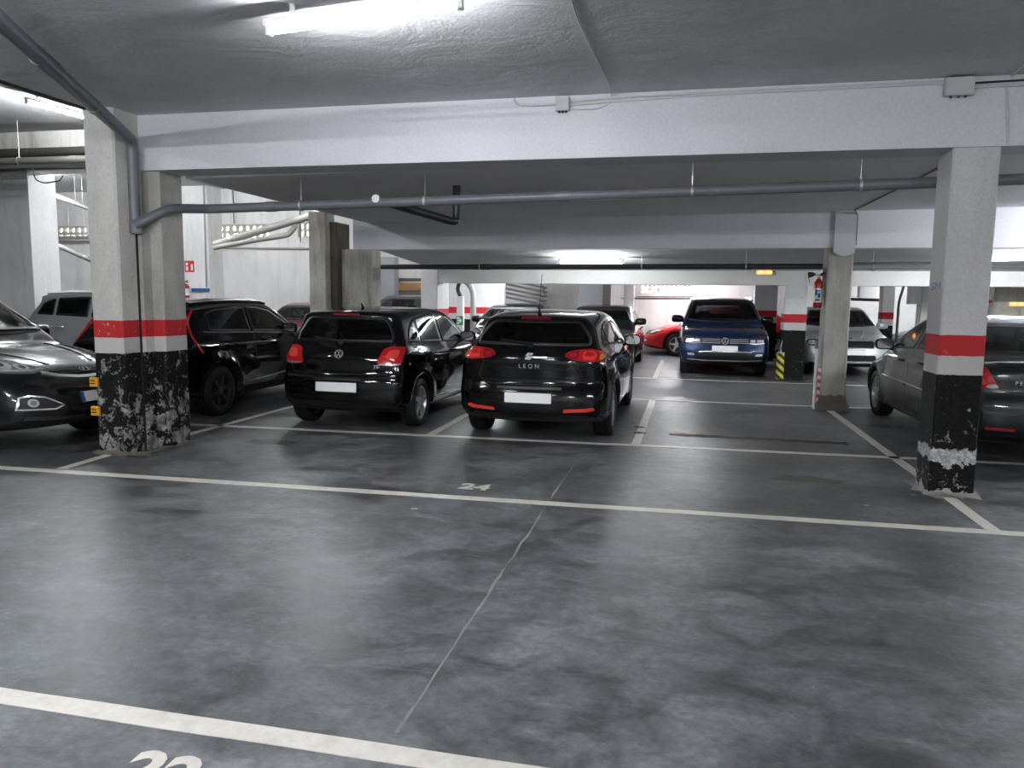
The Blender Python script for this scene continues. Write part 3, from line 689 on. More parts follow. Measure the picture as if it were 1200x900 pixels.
sk = MB().bevel_box(-12.48, -12.40, 18.29, 18.35, 1.56, 1.63, .008).build('wall_socket', M_WHITE); tag(sk, 'small white socket under the grey conduit', 'socket')
# white post with green exit sign and standing plant behind it
ps = MB().bevel_box(-5.53, -5.36, 18.5, 18.62, 0, 1.62, .01).build('sign_post', M_WHITE); tag(ps, 'white post carrying a green arrow sign', 'post')
gs = MB().box(-5.54, -5.36, 18.488, 18.498, .90, 1.13).build('exit_sign', mat('sign_green', (.03, .28, .11), .5)); tag(gs, 'small green exit arrow sign on the white post', 'sign')
ar = MB(); ar.box(-5.50, -5.44, 18.482, 18.489, .99, 1.04); ar.add([(x, y, z) for y in (18.482, 18.489) for x, z in ((-5.445, .95), (-5.385, 1.015), (-5.445, 1.08))], [(0, 1, 2), (5, 4, 3), (0, 3, 4, 1), (1, 4, 5, 2), (2, 5, 3, 0)]); ar.box(-5.52, -5.45, 18.482, 18.489, 1.06, 1.10); ar.box(-5.52, -5.46, 18.482, 18.489, .93, .97)
ar.build('arrow', mat('sign_white2', (.8, .85, .8), .5), gs)
hp2 = pipe('riser_pipe', [(-5.15, 18.7, 0), (-5.15, 18.7, 1.75), (-5.30, 18.75, 1.95), (-5.42, 18.9, 2.0)], .075, mat('riser_grey', (.33, .33, .32), .5), 'fat grey riser pipe right of the white sign post', r_bend=.15)
dk = pipe('black_hose', [(-5.50, 18.66, 1.98), (-5.56, 18.66, 1.8), (-5.48, 18.66, 1.62)], .05, M_BLK, 'black hose hooked above the white sign post', cat='hose')
bx_ = MB().bevel_box(-5.36, -5.0, 19.3, 19.6, 0.0, .98, .02).build('electric_cabinet', mat('cabinet_dark', (.05, .05, .055), .5)); tag(bx_, 'dark cabinet below the red band wall', 'cabinet')
MB().bevel_box(-5.38, -4.98, 19.28, 19.62, .98, 1.08, .02).build('cabinet_top', M_WHITE, bx_)
# stacked poles against the wall and wooden boards
m_pole = mat('scaffold_pole', (.22, .21, .20), .45, .3)
for k in range(5):
    z0 = 2.12 - k * .12
    o = MB().tube([(-5.3, 21.41, z0 + .05), (-3.75, 21.41, z0 - .24)], .032, 10).build('scaffold_pole', m_pole, None, True)
    tag(o, ('topmost', 'second', 'third', 'fourth', 'lowest')[k] + ' long grey pole of the sloping stack behind the central hatchback', 'pole', 'poles in the sloping stack')
br = MB().box(-5.2, -5.1, 21.445, 21.6, 0, 2.3).build('pole_rack', mat('rack_steel', (.2, .2, .2), .5)); tag(br, 'grey upright rack holding the sloping poles', 'rack')
br2 = MB().box(-3.95, -3.85, 21.445, 21.6, 0, 2.1).build('pole_rack', MATS['rack_steel']); tag(br2, 'short upright rack under the low end of the poles', 'rack')
m_wood = m_plaster('board_wood', (0.48, 0.27, 0.11), (0.30, 0.16, 0.07), 0.2, 4.0)
for k, (z0, z1, lab) in enumerate(((1.811, 1.95, 'lower thick orange brown wooden board on the rack'), (1.951, 2.04, 'upper orange brown wooden board on the rack'))):
    o = MB().box(-8.97, -7.3, 23.25, 23.6 + .02 * k, z0, z1).build('wooden_board', m_wood); tag(o, lab, 'board')
o = MB().box(-8.97, -7.3, 23.25, 23.6, 2.131, 2.18).build('wooden_board', mat('board_dark', (.1, .08, .06), .7)); tag(o, 'dark thin board on top of the wooden boards', 'board')
rk = empty('board_rack', (-9.02, 23.43, 0)); tag(rk, 'dark steel rack carrying the wooden boards', 'rack')
for x in (0, 1.77):
    MB().box(x - .03, x + .03, -.22, -.16, 0, 2.2).build('upright', MATS['board_dark'], rk); MB().box(x - .03, x + .03, .16, .22, 0, 2.2).build('upright', MATS['board_dark'], rk)
for z in (1.79, 2.11): MB().box(-.03, 1.80, -.2, .2, z - .02, z + .02).build('shelf', MATS['board_dark'], rk)

# column guards
gd = MB().tube([(1.955, 16.10, .03), (1.955, 16.10, .56)], .075, 18).build('column_guard', m_stripes('hazard_stripes', (.62, .52, .02), (.02, .02, .02), 6.5, (.9, 0, 1.0)), None, True); smooth_by_angle(gd, .7)
tag(gd, 'yellow and black striped roll guarding the white column', 'guard')
MB().lathe([(0, .03), (.02, .03), (.02, 0), (.078, 0), (.078, -.02), (0, -.02)], (1.955, 16.10, .57), 'z', 16).build('end_cap', mat('cap_grey', (.35, .35, .3), .6), gd)
MB().tube([(1.955, 16.10, .58), (1.955, 16.12, .70), (1.985, 16.16, .80)], .006, 6).build('strap', mat('strap', (.5, .48, .4), .6), gd)
gp = MB().bevel_box(1.95, 1.98, 11.98, 12.06, 0, .92, .006).build('guard_post', M_WHITE); tag(gp, 'white upright strip beside the bare concrete column', 'post')
MB().box(1.94, 1.98, 11.97, 12.07, .90, 1.02).build('post_head', mat('post_grey', (.12, .13, .15), .5), gp)
gr = MB().bevel_box(1.985, 2.028, 11.93, 12.02, .06, .62, .006).build('corner_guard', m_stripes('red_white_stripes', (.62, .60, .60), (.42, .06, .09), 9.0, (0.5, .8, 1.0))); tag(gr, 'red and white striped corner guard on the bare concrete column', 'guard')
m_y = m_stripes('amber_reflector', (.80, .40, .02), (.05, .04, .02), 14, (1, 1, .6))
for z, lab in ((.72, 'upper yellow reflector bracket on the left column corner'), (.43, 'lower yellow reflector bracket on the left column corner')):
    o = MB().bevel_box(-5.745, -5.655, 6.47, 6.515, z - .045, z + .045, .008).build('reflector', mat('reflector_yellow', (.75, .38, .02), .35)); tag(o, lab, 'reflector')
    k = MB()
    for zz in (-.018, .012): k.box(-5.725, -5.675, 6.464, 6.47, z + zz, z + zz + .01)
    k.build('reflector_print', M_BLK, o)
# blue stencil on the right column
tm = text_mesh('SM', .085, .0006)
o = link('stencil', tm, mat('stencil_blue', (.10, .22, .40), .6)); o.rotation_euler = (PI / 2, 0, -PI / 2); o.location = (2.0642, 7.06, 1.73); o.scale = (2.6, 1.1, 1); tag(o, 'faded blue letters on the side of the right column', 'lettering')

# far right clutter
def clutter(name, b, m, label, cat): return tag(MB().bevel_box(*b, .01).build(name, m), label, cat)
clutter('wall_cabinet', (4.57, 5.02, 21.9, 22.2, 1.70, 2.345), M_WHITE, 'white wall cabinet beyond the silver saloon, left one', 'cabinet')
clutter('wall_cabinet', (5.2, 5.44, 19.6, 19.9, 1.55, 2.34), M_WHITE, 'white wall cabinet beyond the silver saloon, right one', 'cabinet')
clutter('wall_board', (6.08, 6.34, 17.95, 18.0, 1.66, 2.30), M_WHITE, 'white notice board with red edge at the far right', 'board')
clutter('wall_board_edge', (6.04, 6.36, 17.96, 18.0, 1.60, 1.655), mat('edge_red', (.25, .01, .03), .5), 'dark red strip under the notice board', 'strip')
clutter('board_support', (6.2, 6.3, 18.0, 18.1, 0, 2.35), M_WALL_G, 'grey upright carrying the notice board', 'post')
pipe('gas_pipe', [(5.12, 22.0, 0.0), (5.12, 22.0, 2.349)], .035, mat('gas_yellow', (.45, .36, .15), .5), 'yellowish vertical pipe beyond the silver saloon')
pipe('iron_pipe', [(4.42, 22.38, 1.66), (5.15, 22.1, 1.64)], .04, mat('pipe_brown', (.07, .05, .04), .6), 'dark horizontal pipe under the white wall cabinet')
pipe('downpipe', [(4.40, 22.5, 0.0), (4.40, 22.5, 2.349)], .05, M_PIPE_D, 'dark downpipe left of the white wall cabinets')
pipe('downpipe', [(5.19, 20.5, 0.0), (5.19, 20.5, 1.60), (5.35, 20.45, 2.349)], .03, M_PIPE_D, 'dark bent pipe between the far columns')
# ================================================================== cars
def chaikin(P, n=3):
    P = np.array(P, float)
    for _ in range(n):
        Q = np.roll(P, -1, 0)
        P = np.stack([P * 0.75 + Q * 0.25, P * 0.25 + Q * 0.75], 1).reshape(-1, 2)
    return P
def smooth1d(pts, n=400):
    pts = np.array(pts, float)
    xs = np.linspace(pts[0, 0], pts[-1, 0], n); ys = np.interp(xs, pts[:, 0], pts[:, 1])
    w = max(3, n // 30); ker = np.hanning(w + 2)[1:-1]; ker /= ker.sum()
    yp = np.pad(ys, w, mode='edge')
    return xs, np.convolve(yp, ker, 'same')[w:-w]
class Table:
    H = 0.0125
    def __init__(s, P, u0, u1, z0, z1):
        s.u0, s.z0 = u0, z0
        us = np.arange(u0, u1 + s.H, s.H); zs = np.arange(z0, z1 + s.H, s.H)
        U, Z = np.meshgrid(us, zs, indexing='ij'); best = np.full(U.shape, 1e9); ins = np.zeros(U.shape, bool)
        Q = np.roll(P, -1, 0)
        for (ax, ay), (bx, by) in zip(P, Q):
            ex, ey = bx - ax, by - ay; l2 = ex * ex + ey * ey
            if l2 < 1e-12: continue
            t = np.clip(((U - ax) * ex + (Z - ay) * ey) / l2, 0, 1)
            best = np.minimum(best, (U - ax - t * ex) ** 2 + (Z - ay - t * ey) ** 2)
            if by != ay:
                c = ((ay > Z) != (by > Z)) & (U < ex * (Z - ay) / (by - ay) + ax); ins ^= c
        s.T = np.sqrt(best) * np.where(ins, -1, 1)
    def __call__(s, u, z):
        a = np.clip((u - s.u0) / s.H, 0, s.T.shape[0] - 1.001); b = np.clip((z - s.z0) / s.H, 0, s.T.shape[1] - 1.001)
        i = a.astype(int); j = b.astype(int); a = a - i; b = b - j; T = s.T
        return (T[i, j] * (1 - a) + T[i + 1, j] * a) * (1 - b) + (T[i, j + 1] * (1 - a) + T[i + 1, j + 1] * a) * b
def smax(a, b, k):
    h = np.maximum(k - np.abs(a - b), 0) / k
    return np.maximum(a, b) + h * h * k * 0.25
def smin(a, b, k): return -smax(-a, -b, k)
def sstep(a, b, x):
    t = np.clip((x - a) / (b - a), 0, 1); return t * t * (3 - 2 * t)
def surface_nets(D, origin, h):
    S = D < 0; nx, ny, nz = D.shape
    acc = np.zeros((nx - 1, ny - 1, nz - 1, 3)); cnt = np.zeros((nx - 1, ny - 1, nz - 1))
    corners = [(i, j, k) for i in (0, 1) for j in (0, 1) for k in (0, 1)]
    def sl(c): return tuple(slice(c[d], D.shape[d] - 1 + c[d]) for d in range(3))
    for c in corners:
        for d in range(3):
            if c[d]: continue
            e = list(c); e[d] = 1; e = tuple(e)
            a, b = D[sl(c)], D[sl(e)]; m = (a < 0) != (b < 0)
            t = np.where(m, a / np.where(m, a - b, 1), 0)
            for q in range(3): acc[..., q] += np.where(m, c[q] + (t if q == d else 0), 0)
            cnt += m
    act = cnt > 0; idx = -np.ones(cnt.shape, int); idx[act] = np.arange(act.sum())
    I = np.argwhere(act); V = (I + acc[act] / cnt[act][:, None]) * h + np.array(origin)
    F = []
    for d in range(3):
        a1, a2 = [(1, 2), (2, 0), (0, 1)][d]
        lo = [slice(None)] * 3; hi = [slice(None)] * 3
        lo[d] = slice(0, -1); hi[d] = slice(1, None)
        A, B = S[tuple(lo)], S[tuple(hi)]
        for flip, m in ((False, A & ~B), (True, ~A & B)):
            P = np.argwhere(m)
            ok = (P[:, a1] > 0) & (P[:, a2] > 0) & (P[:, a1] < D.shape[a1] - 1) & (P[:, a2] < D.shape[a2] - 1); P = P[ok]
            def at(o1, o2):
                Q = P.copy(); Q[:, a1] -= o1; Q[:, a2] -= o2; return idx[Q[:, 0], Q[:, 1], Q[:, 2]]
            quad = np.stack([at(1, 1), at(0, 1), at(0, 0), at(1, 0)], 1)
            F.append(quad[:, ::-1] if flip else quad)
    return V, np.concatenate(F)

INSET = [(0.10, 0.12), (0.22, 0.05), (0.36, 0.012), (0.52, 0.0), (0.66, 0.004), (0.78, 0.012), (0.86, 0.026), (0.96, 0.055), (1.15, 0.11)]
class Shape:
    """a car body as a smooth implicit solid: side profile x plan x section, greenhouse blended on, wheel arches cut"""
    def __init__(s, sp, h):
        s.sp = sp; s.L, s.W, s.H = sp['L'], sp['W'], sp['H']; L, hw = s.L, s.W / 2; s.hw = hw
        s.tl = Table(chaikin(sp['low'], 3 if sp.get('soft', 1) else 2), -0.5, L + 0.5, -0.1, s.H + 0.3)
        s.tg = Table(chaikin(sp['green'], 2), -0.5, L + 0.5, -0.1, s.H + 0.3)
        tp = sp.get('plan', [(0, 0.90), (0.25, 0.955), (0.8, 0.99), (1.4, 1.0), (L - 1.5, 1.0), (L - 0.8, 0.985), (L - 0.3, 0.93), (L, 0.86)])
        s.px, s.py = smooth1d([(-0.3, tp[0][1] - 0.03)] + tp + [(L + 0.3, tp[-1][1] - 0.03)]); s.py = s.py * hw
        zs = sp.get('zscale', 1.0)
        s.ix, s.iy = smooth1d([(z * zs, i) for z, i in sp.get('inset', INSET)])
        s.wu = sp['axles']; s.wr = sp['wheel_r']; s.ra = sp.get('arch_r', s.wr + 0.05)
        s.zb = sp['belt']
        ox = -hw - 0.1; nx = int(2 * (hw + 0.1) / h) + 2; ox = -(nx - 1) * h / 2
        us = np.arange(-0.1, L + 0.1 + h, h); xs = ox + np.arange(nx) * h; zs_ = np.arange(0.08, s.H + 0.12, h)
        U, X, Z = np.meshgrid(us, xs, zs_, indexing='ij')
        D = s.F(U.ravel(), X.ravel(), Z.ravel()).reshape(U.shape)
        V, F = surface_nets(D, (us[0], xs[0], zs_[0]), h)
        e = 0.01
        for _ in range(3):
            d = s.F(V[:, 0], V[:, 1], V[:, 2]); G = s.grad(V, e)
            g2 = (G * G).sum(1); V = V - G * np.clip(d / np.maximum(g2, 0.2), -h, h)[:, None] * 0.9
        # store as (x lateral, y length centred, z)
        s.V = np.stack([V[:, 1], V[:, 0] - L / 2, V[:, 2]], 1); s.Fc = F[:, ::-1]
        s.bvh = BVHTree.FromPolygons([tuple(p) for p in s.V], [tuple(int(i) for i in f) for f in s.Fc])
        P = s.V[s.Fc]; s.C = P.mean(1); n = np.cross(P[:, 2] - P[:, 0], P[:, 3] - P[:, 1]); s.N = n / np.maximum(np.linalg.norm(n, axis=1), 1e-9)[:, None]
    def grad(s, V, e):
        G = np.zeros_like(V)
        for d in range(3):
            A = V.copy(); A[:, d] += e; B = V.copy(); B[:, d] -= e
            G[:, d] = (s.F(*A.T) - s.F(*B.T)) / (2 * e)
        return G
    def F(s, u, x, z):
        sp, L, hw = s.sp, s.L, s.hw
        ax = np.abs(x); q = np.clip(ax / hw, 0, 1.15)
        fr = sstep(0.5 * L, L - 0.3, u); rr = 1 - sstep(0.3, 0.45 * L, u)
        q3 = q ** 2.6
        ue = u + sp.get('sweepF', 0.26) * q3 * fr - sp.get('sweepR', 0.13) * q3 * rr
        ze = z + sp.get('crown', 0.045) * q * q * sstep(0.6, 0.85, z)
        d1 = s.tl(ue, ze)
        r = [np.hypot(u - w, z - s.wr) for w in s.wu]
        fl = sum(0.016 * np.exp(-((q_ - s.ra - 0.02) / 0.07) ** 2) for q_ in r)
        d2 = (ax - np.interp(u, s.px, s.py) + np.interp(z, s.ix, s.iy) - fl) * 0.96
        body = smax(d1, d2, 0.10)
        q2 = q * q
        ug = u + sp.get('gsF', 0.20) * q2 * fr - sp.get('gsR', 0.14) * q2 * rr
        zg = z + sp.get('gcrown', 0.05) * q2
        g1 = s.tg(ug, zg)
        mid = 0.5 * L - 0.15
        gw = hw - sp.get('gin', 0.055) - np.maximum(z - s.zb, -0.1) * sp.get('tumble', 0.42) - sp.get('gtaper', 0.10) * ((u - mid) / (0.5 * L)) ** 2
        g2 = (ax - gw) * 0.92
        green = smax(g1, g2, sp.get('gk', 0.10))
        d = smin(body, green, 0.05)
        for q_ in r:
            d = smax(d, -np.maximum(q_ - s.ra, (hw - 0.32) - ax), 0.018)
        return d

def round_poly(P, r=0.03, n=4):
    P = [Vector(p) for p in P]; out = []
    for i in range(len(P)):
        a, b, c = P[i - 1], P[i], P[(i + 1) % len(P)]
        d0, d1 = a - b, c - b; q = min(r, d0.length * 0.45, d1.length * 0.45)
        p0, p1 = b + d0.normalized() * q, b + d1.normalized() * q
        for k in range(n + 1):
            t = k / n; out.append(p0 * (1 - t) ** 2 + b * 2 * t * (1 - t) + p1 * t * t)
    return out
def densify(P, res, closed=True):
    out = []
    n = len(P)
    for i in range(n if closed else n - 1):
        a, b = P[i], P[(i + 1) % n]; k = max(1, int(math.ceil((b - a).length / res)))
        out += [a.lerp(b, j / k) for j in range(k)]
    if not closed: out.append(P[-1])
    return out
def inset_loop(P, d):
    n = len(P); out = []
    area = sum(P[i].x * P[(i + 1) % n].y - P[(i + 1) % n].x * P[i].y for i in range(n)); sg = 1 if area > 0 else -1
    for i in range(n):
        t = (P[(i + 1) % n] - P[i - 1]); t = t.normalized() if t.length > 1e-9 else Vector((1, 0))
        out.append(P[i] + Vector((-t.y, t.x)) * d * sg)
    return out
def in_poly(P, x, y):
    ins = np.zeros(np.shape(x), bool); n = len(P)
    for i in range(n):
        (ax, ay), (bx, by) = P[i], P[(i + 1) % n]
        if ay != by: ins ^= ((ay > y) != (by > y)) & (x < (bx - ax) * (y - ay) / (by - ay) + ax)
    return ins

BLACK_PLASTIC = mat('black_plastic', (0.005, 0.005, 0.0055), 0.45)
SEAL = mat('rubber_seal', (0.006, 0.006, 0.007), 0.5)
SEAM = mat('panel_gap', (0.003, 0.003, 0.003), 0.7)
RUBBER = mat('tyre_rubber', (0.006, 0.006, 0.006), 0.7)
CHROME = mat('chrome', (0.85, 0.85, 0.86), 0.16, 0.75)
ALLOY = mat('alloy', (0.48, 0.48, 0.50), 0.3, 0.7)
ALLOY_DARK = mat('dark_alloy', (0.10, 0.10, 0.105), 0.3, 0.85)
BRAKE = mat('brake_iron', (0.05, 0.045, 0.04), 0.6, 0.6)
RED_LENS = mat('red_lens', (0.50, 0.010, 0.014), 0.12, 0.0, 1.0)
RED_DEEP = mat('deep_red_lens', (0.22, 0.008, 0.014), 0.12, 0.0, 1.0)
RED_BRIGHT = mat('bright_red_lens', (0.75, 0.05, 0.04), 0.2, 0.0, 1.0)
AMBER = mat('amber_lens', (0.75, 0.28, 0.05), 0.2, 0.0, 1.0)
CLEAR_LENS = mat('clear_lens', (0.55, 0.57, 0.60), 0.12, 0.7, 1.0)
LAMP_DARK = mat('lamp_housing', (0.07, 0.073, 0.08), 0.15, 0.4, 1.0)
LAMP_BRIGHT = mat('lamp_reflector', (0.72, 0.74, 0.77), 0.12, 0.45, 1.0)
MIRROR = mat('mirror_silver', (0.55, 0.56, 0.58), 0.03, 1.0)
PLATE = mat('plate_white', (0.97, 0.97, 0.97), 0.4)
PLATE_BLUE = mat('plate_blue', (0.03, 0.12, 0.5), 0.4)
INTERIOR = mat('cabin_fabric', (0.012, 0.012, 0.013), 0.85)
DASH = mat('dashboard', (0.02, 0.02, 0.021), 0.7)
GLASS = m_glass('car_glass', (0.50, 0.55, 0.53))
GLASS_DARK = m_glass('privacy_glass', (0.07, 0.075, 0.075))
GLASS_MID = m_glass('tinted_glass', (0.26, 0.29, 0.28))

_shapes = {}
def get_shape(key, h):
    if (key, h) not in _shapes: _shapes[(key, h)] = Shape(SPECS[key], h)
    return _shapes[(key, h)]
_wheel_cache = {}
def wheel_meshes(R, width, style, dark):
    key = (R, width, style, dark)
    if key in _wheel_cache: return _wheel_cache[key]
    rr = R * 0.66; w = width / 2
    t = MB().lathe([(rr, -w * 0.86), (rr + 0.01, -w * 0.97), (R * 0.84, -w * 1.03), (R * 0.95, -w * 0.93), (R * 0.99, -w * 0.72), (R, -w * 0.55),
                    (R, -w * .3), (R - .008, -w * .27), (R - .008, -w * .2), (R, -w * .17), (R, w * .17), (R - .008, w * .2), (R - .008, w * .27), (R, w * .3),
                    (R, w * 0.55), (R * 0.99, w * 0.72), (R * 0.95, w * 0.93), (R * 0.84, w * 1.03), (rr + 0.01, w * 0.97), (rr, w * 0.86)], axis='x', seg=40, close=True).mesh('tyre')
    t.materials.append(RUBBER); t.shade_smooth()
    # outer face at +x
    m = MB(); m.lathe([(rr - 0.015, -w * 0.8), (rr - 0.02, w * 0.6), (rr - 0.012, w * 0.86), (rr + 0.006, w * 0.9), (rr + 0.006, w * 0.8), (rr + 0.002, -w * 0.8)], axis='x', seg=36, close=True)
    n = {'five': 5, 'double': 10, 'six': 6, 'seven': 7, 'ten': 10}[style]
    for i in range(n):
        a = 2 * PI * i / n
        offs = [0.0]
        if style == 'double': a = 2 * PI * (i // 2) / 5; offs = [(-1 if i % 2 else 1) * 0.13]
        a += offs[0]
        wi, wo = {'five': (0.034, 0.022), 'double': (0.02, 0.022), 'six': (0.022, 0.016), 'seven': (0.03, 0.024), 'ten': (0.018, 0.016)}[style]
        c, s_ = math.cos(a), math.sin(a)
        def P(rad, tang, x): return (x, c * rad - s_ * tang, s_ * rad + c * tang)
        r0, r1 = 0.04, rr - 0.008
        vs_ = [P(r0, -wi, w * .55), P(r0, wi, w * .55), P(r0, wi, w * .80), P(r0, -wi, w * .80), P(r1, -wo, w * .5), P(r1, wo, w * .5), P(r1, wo, w * .86), P(r1, -wo, w * .86)]
        m.add(vs_, [(0, 1, 2, 3), (4, 7, 6, 5), (0, 4, 5, 1), (1, 5, 6, 2), (2, 6, 7, 3), (3, 7, 4, 0)])
    m.lathe([(0.0, w * .84), (0.035, w * .84), (0.062, w * .79), (0.066, w * .5)], axis='x', seg=20)
    rim = m.mesh('rim'); rim.materials.append(ALLOY_DARK if dark else ALLOY)
    b = MB().lathe([(0.0, w * .3), (rr - 0.06, w * .3), (rr - 0.06, w * .2), (rr - .02, w * .18), (rr - .02, -w * .5), (0, -w * .5)], axis='x', seg=28).mesh('brake_disc'); b.materials.append(BRAKE)
    _wheel_cache[key] = (t, rim, b); return _wheel_cache[key]

class Car:
    def __init__(s, label, key, paint, loc, heading, h=0.035, name='car', wheel='five', dark_rim=False, group=None, glass=None, steer=0.0):
        s.sp = SPECS[key]; s.S = get_shape(key, h); s.L, s.W, s.hw = s.S.L, s.S.W, s.S.hw
        s.paint = paint; s.cuts = []; s.glass = glass or GLASS; s.h = h
        s.root = empty(name, loc, heading); tag(s.root, label, 'car', group)
        s.wheel, s.dark_rim, s.steer = wheel, dark_rim, steer
        s.res = 0.045 if h < 0.04 else 0.08
    # --- surface look-up
    def hit(s, view, a, b, side=1):
        if view == 'side': o, d = Vector((side * 4, a - s.L / 2, b)), Vector((-side, 0, 0))
        elif view == 'rear': o, d = Vector((a * side, -6, b)), Vector((0, 1, 0))
        elif view == 'front': o, d = Vector((a * side, 6, b)), Vector((0, -1, 0))
        else: o, d = Vector((a * side, b - s.L / 2, 5)), Vector((0, 0, -1))
        p, n, i, _ = s.S.bvh.ray_cast(o, d)
        if p is None:
            q = {'side': Vector((side * s.hw, a - s.L / 2, b)), 'rear': Vector((a * side, -s.L / 2 + .1, b)), 'front': Vector((a * side, s.L / 2 - .1, b))}.get(view, Vector((a * side, b - s.L / 2, 1)))
            p, n, i, _ = s.S.bvh.find_nearest(q)
        if n.dot(d) > 0: n = -n
        return p, n
    def patch(s, name, poly, view, m, off=0.004, thick=0.012, side=1, parent=None, r=0.02, res=None, smooth=True):
        res = res or s.res
        B = densify(round_poly(poly, r) if r else [Vector(p) for p in poly], res)
        xs = [p.x for p in B]; ys = [p.y for p in B]
        gx, gy = np.meshgrid(np.arange(min(xs) + res * .5, max(xs), res), np.arange(min(ys) + res * .5, max(ys), res))
        gx, gy = gx.ravel(), gy.ravel()
        I = inset_loop(B, res * 0.4)
        ok = in_poly([(p.x, p.y) for p in I], gx, gy)
        pts = B + [Vector((float(x), float(y))) for x, y in zip(gx[ok], gy[ok])]
        n = len(B)
        vv, _, ff, *_r = delaunay_2d_cdt(pts, [(i, (i + 1) % n) for i in range(n)], [], 1, 1e-6)
        V = []; Nn = []
        for p in vv:
            q, nn = s.hit(view, p.x, p.y, side); V.append(q); Nn.append(nn)
        top = [q + nn * off for q, nn in zip(V, Nn)]
        # boundary edges
        cnt = {}
        for f in ff:
            for i in range(len(f)):
                e = (f[i], f[(i + 1) % len(f)]); cnt[e] = cnt.get(e, 0) + 1
        bnd = [e for e in cnt if (e[1], e[0]) not in cnt]
        # outward orientation
        a = (top[ff[0][1]] - top[ff[0][0]]).cross(top[ff[0][2]] - top[ff[0][0]]) if ff else Vector((0, 0, 1))
        tot = sum(((top[f[1]] - top[f[0]]).cross(top[f[2]] - top[f[0]])).dot(Nn[f[0]]) for f in ff)
        flip = tot < 0
        faces = [tuple(reversed(f)) if flip else tuple(f) for f in ff]
        bi = sorted({i for e in bnd for i in e}); mp = {i: len(top) + k for k, i in enumerate(bi)}
        low = [top[i] - Nn[i] * thick for i in bi]
        # a separate rim ring keeps the edge crisp
        mp2 = {i: len(top) + len(bi) + k for k, i in enumerate(bi)}
        dupl = [top[i].copy() for i in bi]
        sk = [((mp2[a_], mp[a_], mp[b_], mp2[b_]) if not flip else (mp2[b_], mp[b_], mp[a_], mp2[a_])) for a_, b_ in bnd]
        me = bpy.data.meshes.new(name); me.from_pydata([tuple(p) for p in top + low + dupl], [], faces + sk); me.update()
        return link(name, me, m, parent or s.root, smooth)
    def ring(s, name, poly, view, m, width=0.02, off=0.006, side=1, parent=None, r=0.03, thick=0.01):
        B = densify(round_poly(poly, r), s.res); I = inset_loop(B, width); n = len(B)
        O = [s.hit(view, p.x, p.y, side) for p in B]; Q = [s.hit(view, p.x, p.y, side) for p in I]
        V = [p + nn * off for p, nn in O] + [p + nn * off for p, nn in Q] + [p - nn * thick for p, nn in O]
        F = [(i, (i + 1) % n, n + (i + 1) % n, n + i) for i in range(n)] + [(i, 2 * n + i, 2 * n + (i + 1) % n, (i + 1) % n) for i in range(n)]
        me = bpy.data.meshes.new(name); me.from_pydata([tuple(p) for p in V], [], F); me.update()
        bm = bmesh.new(); bm.from_mesh(me); bmesh.ops.recalc_face_normals(bm, faces=bm.faces); bm.to_mesh(me); bm.free()
        return link(name, me, m, parent or s.root, True)
    def line(s, name, pts, width, view, m, off=0.002, side=1, parent=None, closed=False, thick=0.008):
        P = densify([Vector(p) for p in pts], s.res, closed); n = len(P); V = []; F = []
        for i, p in enumerate(P):
            a = P[(i - 1) % n] if (i or closed) else P[i]; b = P[(i + 1) % n] if (i < n - 1 or closed) else P[i]
            t = (b - a).normalized(); nn2 = Vector((-t.y, t.x)) * width / 2
            p0, n0 = s.hit(view, *(p - nn2), side); p1, n1 = s.hit(view, *(p + nn2), side)
            V += [p0 - n0 * thick, p0 + n0 * off, p1 + n1 * off, p1 - n1 * thick]
        for i in range(n if closed else n - 1):
            j = (i + 1) % n
            F += [(4 * i + k, 4 * j + k, 4 * j + k + 1, 4 * i + k + 1) for k in range(3)]
        if not closed: F += [(0, 1, 2, 3), (4 * n - 1, 4 * n - 2, 4 * n - 3, 4 * n - 4)]
        me = bpy.data.meshes.new(name); me.from_pydata([tuple(p) for p in V], [], F); me.update()
        bm = bmesh.new(); bm.from_mesh(me); bmesh.ops.recalc_face_normals(bm, faces=bm.faces); bm.to_mesh(me); bm.free()
        return link(name, me, m, parent or s.root)
    def window(s, name, poly, view, side=1, glass=None, cut=True, seal=0.022, r=0.04):
        P = round_poly(poly, r)
        if cut: s.cuts.append((view, [tuple(p) for p in inset_loop(densify(P, 0.05), s.h * 0.62 + 0.004)], side))
        w = s.patch(name, poly, view, glass or s.glass, 0.003, 0.004, side, r=r)
        s.ring('window_seal', poly, view, SEAL, seal + s.h * 0.35, 0.005, side, w, r)
        return w
    def decal(s, name, me, view, a, b, m, side=1, parent=None, off=0.004, tilt=True):
        """a flat mesh drawn in the xy plane, set on the body facing out"""
        p, n = s.hit(view, a, b, side)
        if not tilt:
            n = {'rear': Vector((0, -1, 0)), 'front': Vector((0, 1, 0)), 'side': Vector((side, 0, 0))}[view]
        z = n.normalized(); x = Vector((0, 0, 1)).cross(z).normalized(); y = z.cross(x)
        R = Matrix((x, y, z)).transposed().to_4x4(); R.translation = p + z * off
        me.transform(R); return link(name, me, m, parent or s.root)
    def plate(s, view, z, w=0.52, hgt=0.11, x=0.0, blue=False, off=0.012):
        me = MB().bevel_box(-w / 2, w / 2, -hgt / 2, hgt / 2, -0.006, 0.004, 0.01).mesh('plate')
        o = s.decal('number_plate', me, view, x, z, PLATE, off=off)
        o['label'] = 'blank white number plate'
        fr = MB()
        for a0, a1, b0, b1 in ((-w/2-.008, w/2+.008, hgt/2, hgt/2+.008), (-w/2-.008, w/2+.008, -hgt/2-.008, -hgt/2), (-w/2-.008, -w/2, -hgt/2, hgt/2), (w/2, w/2+.008, -hgt/2, hgt/2)):
            fr.box(a0, a1, b0, b1, -0.012, 0.008)
        s.decal('plate_frame', fr.mesh('frame'), view, x, z, BLACK_PLASTIC, off=off, parent=o)
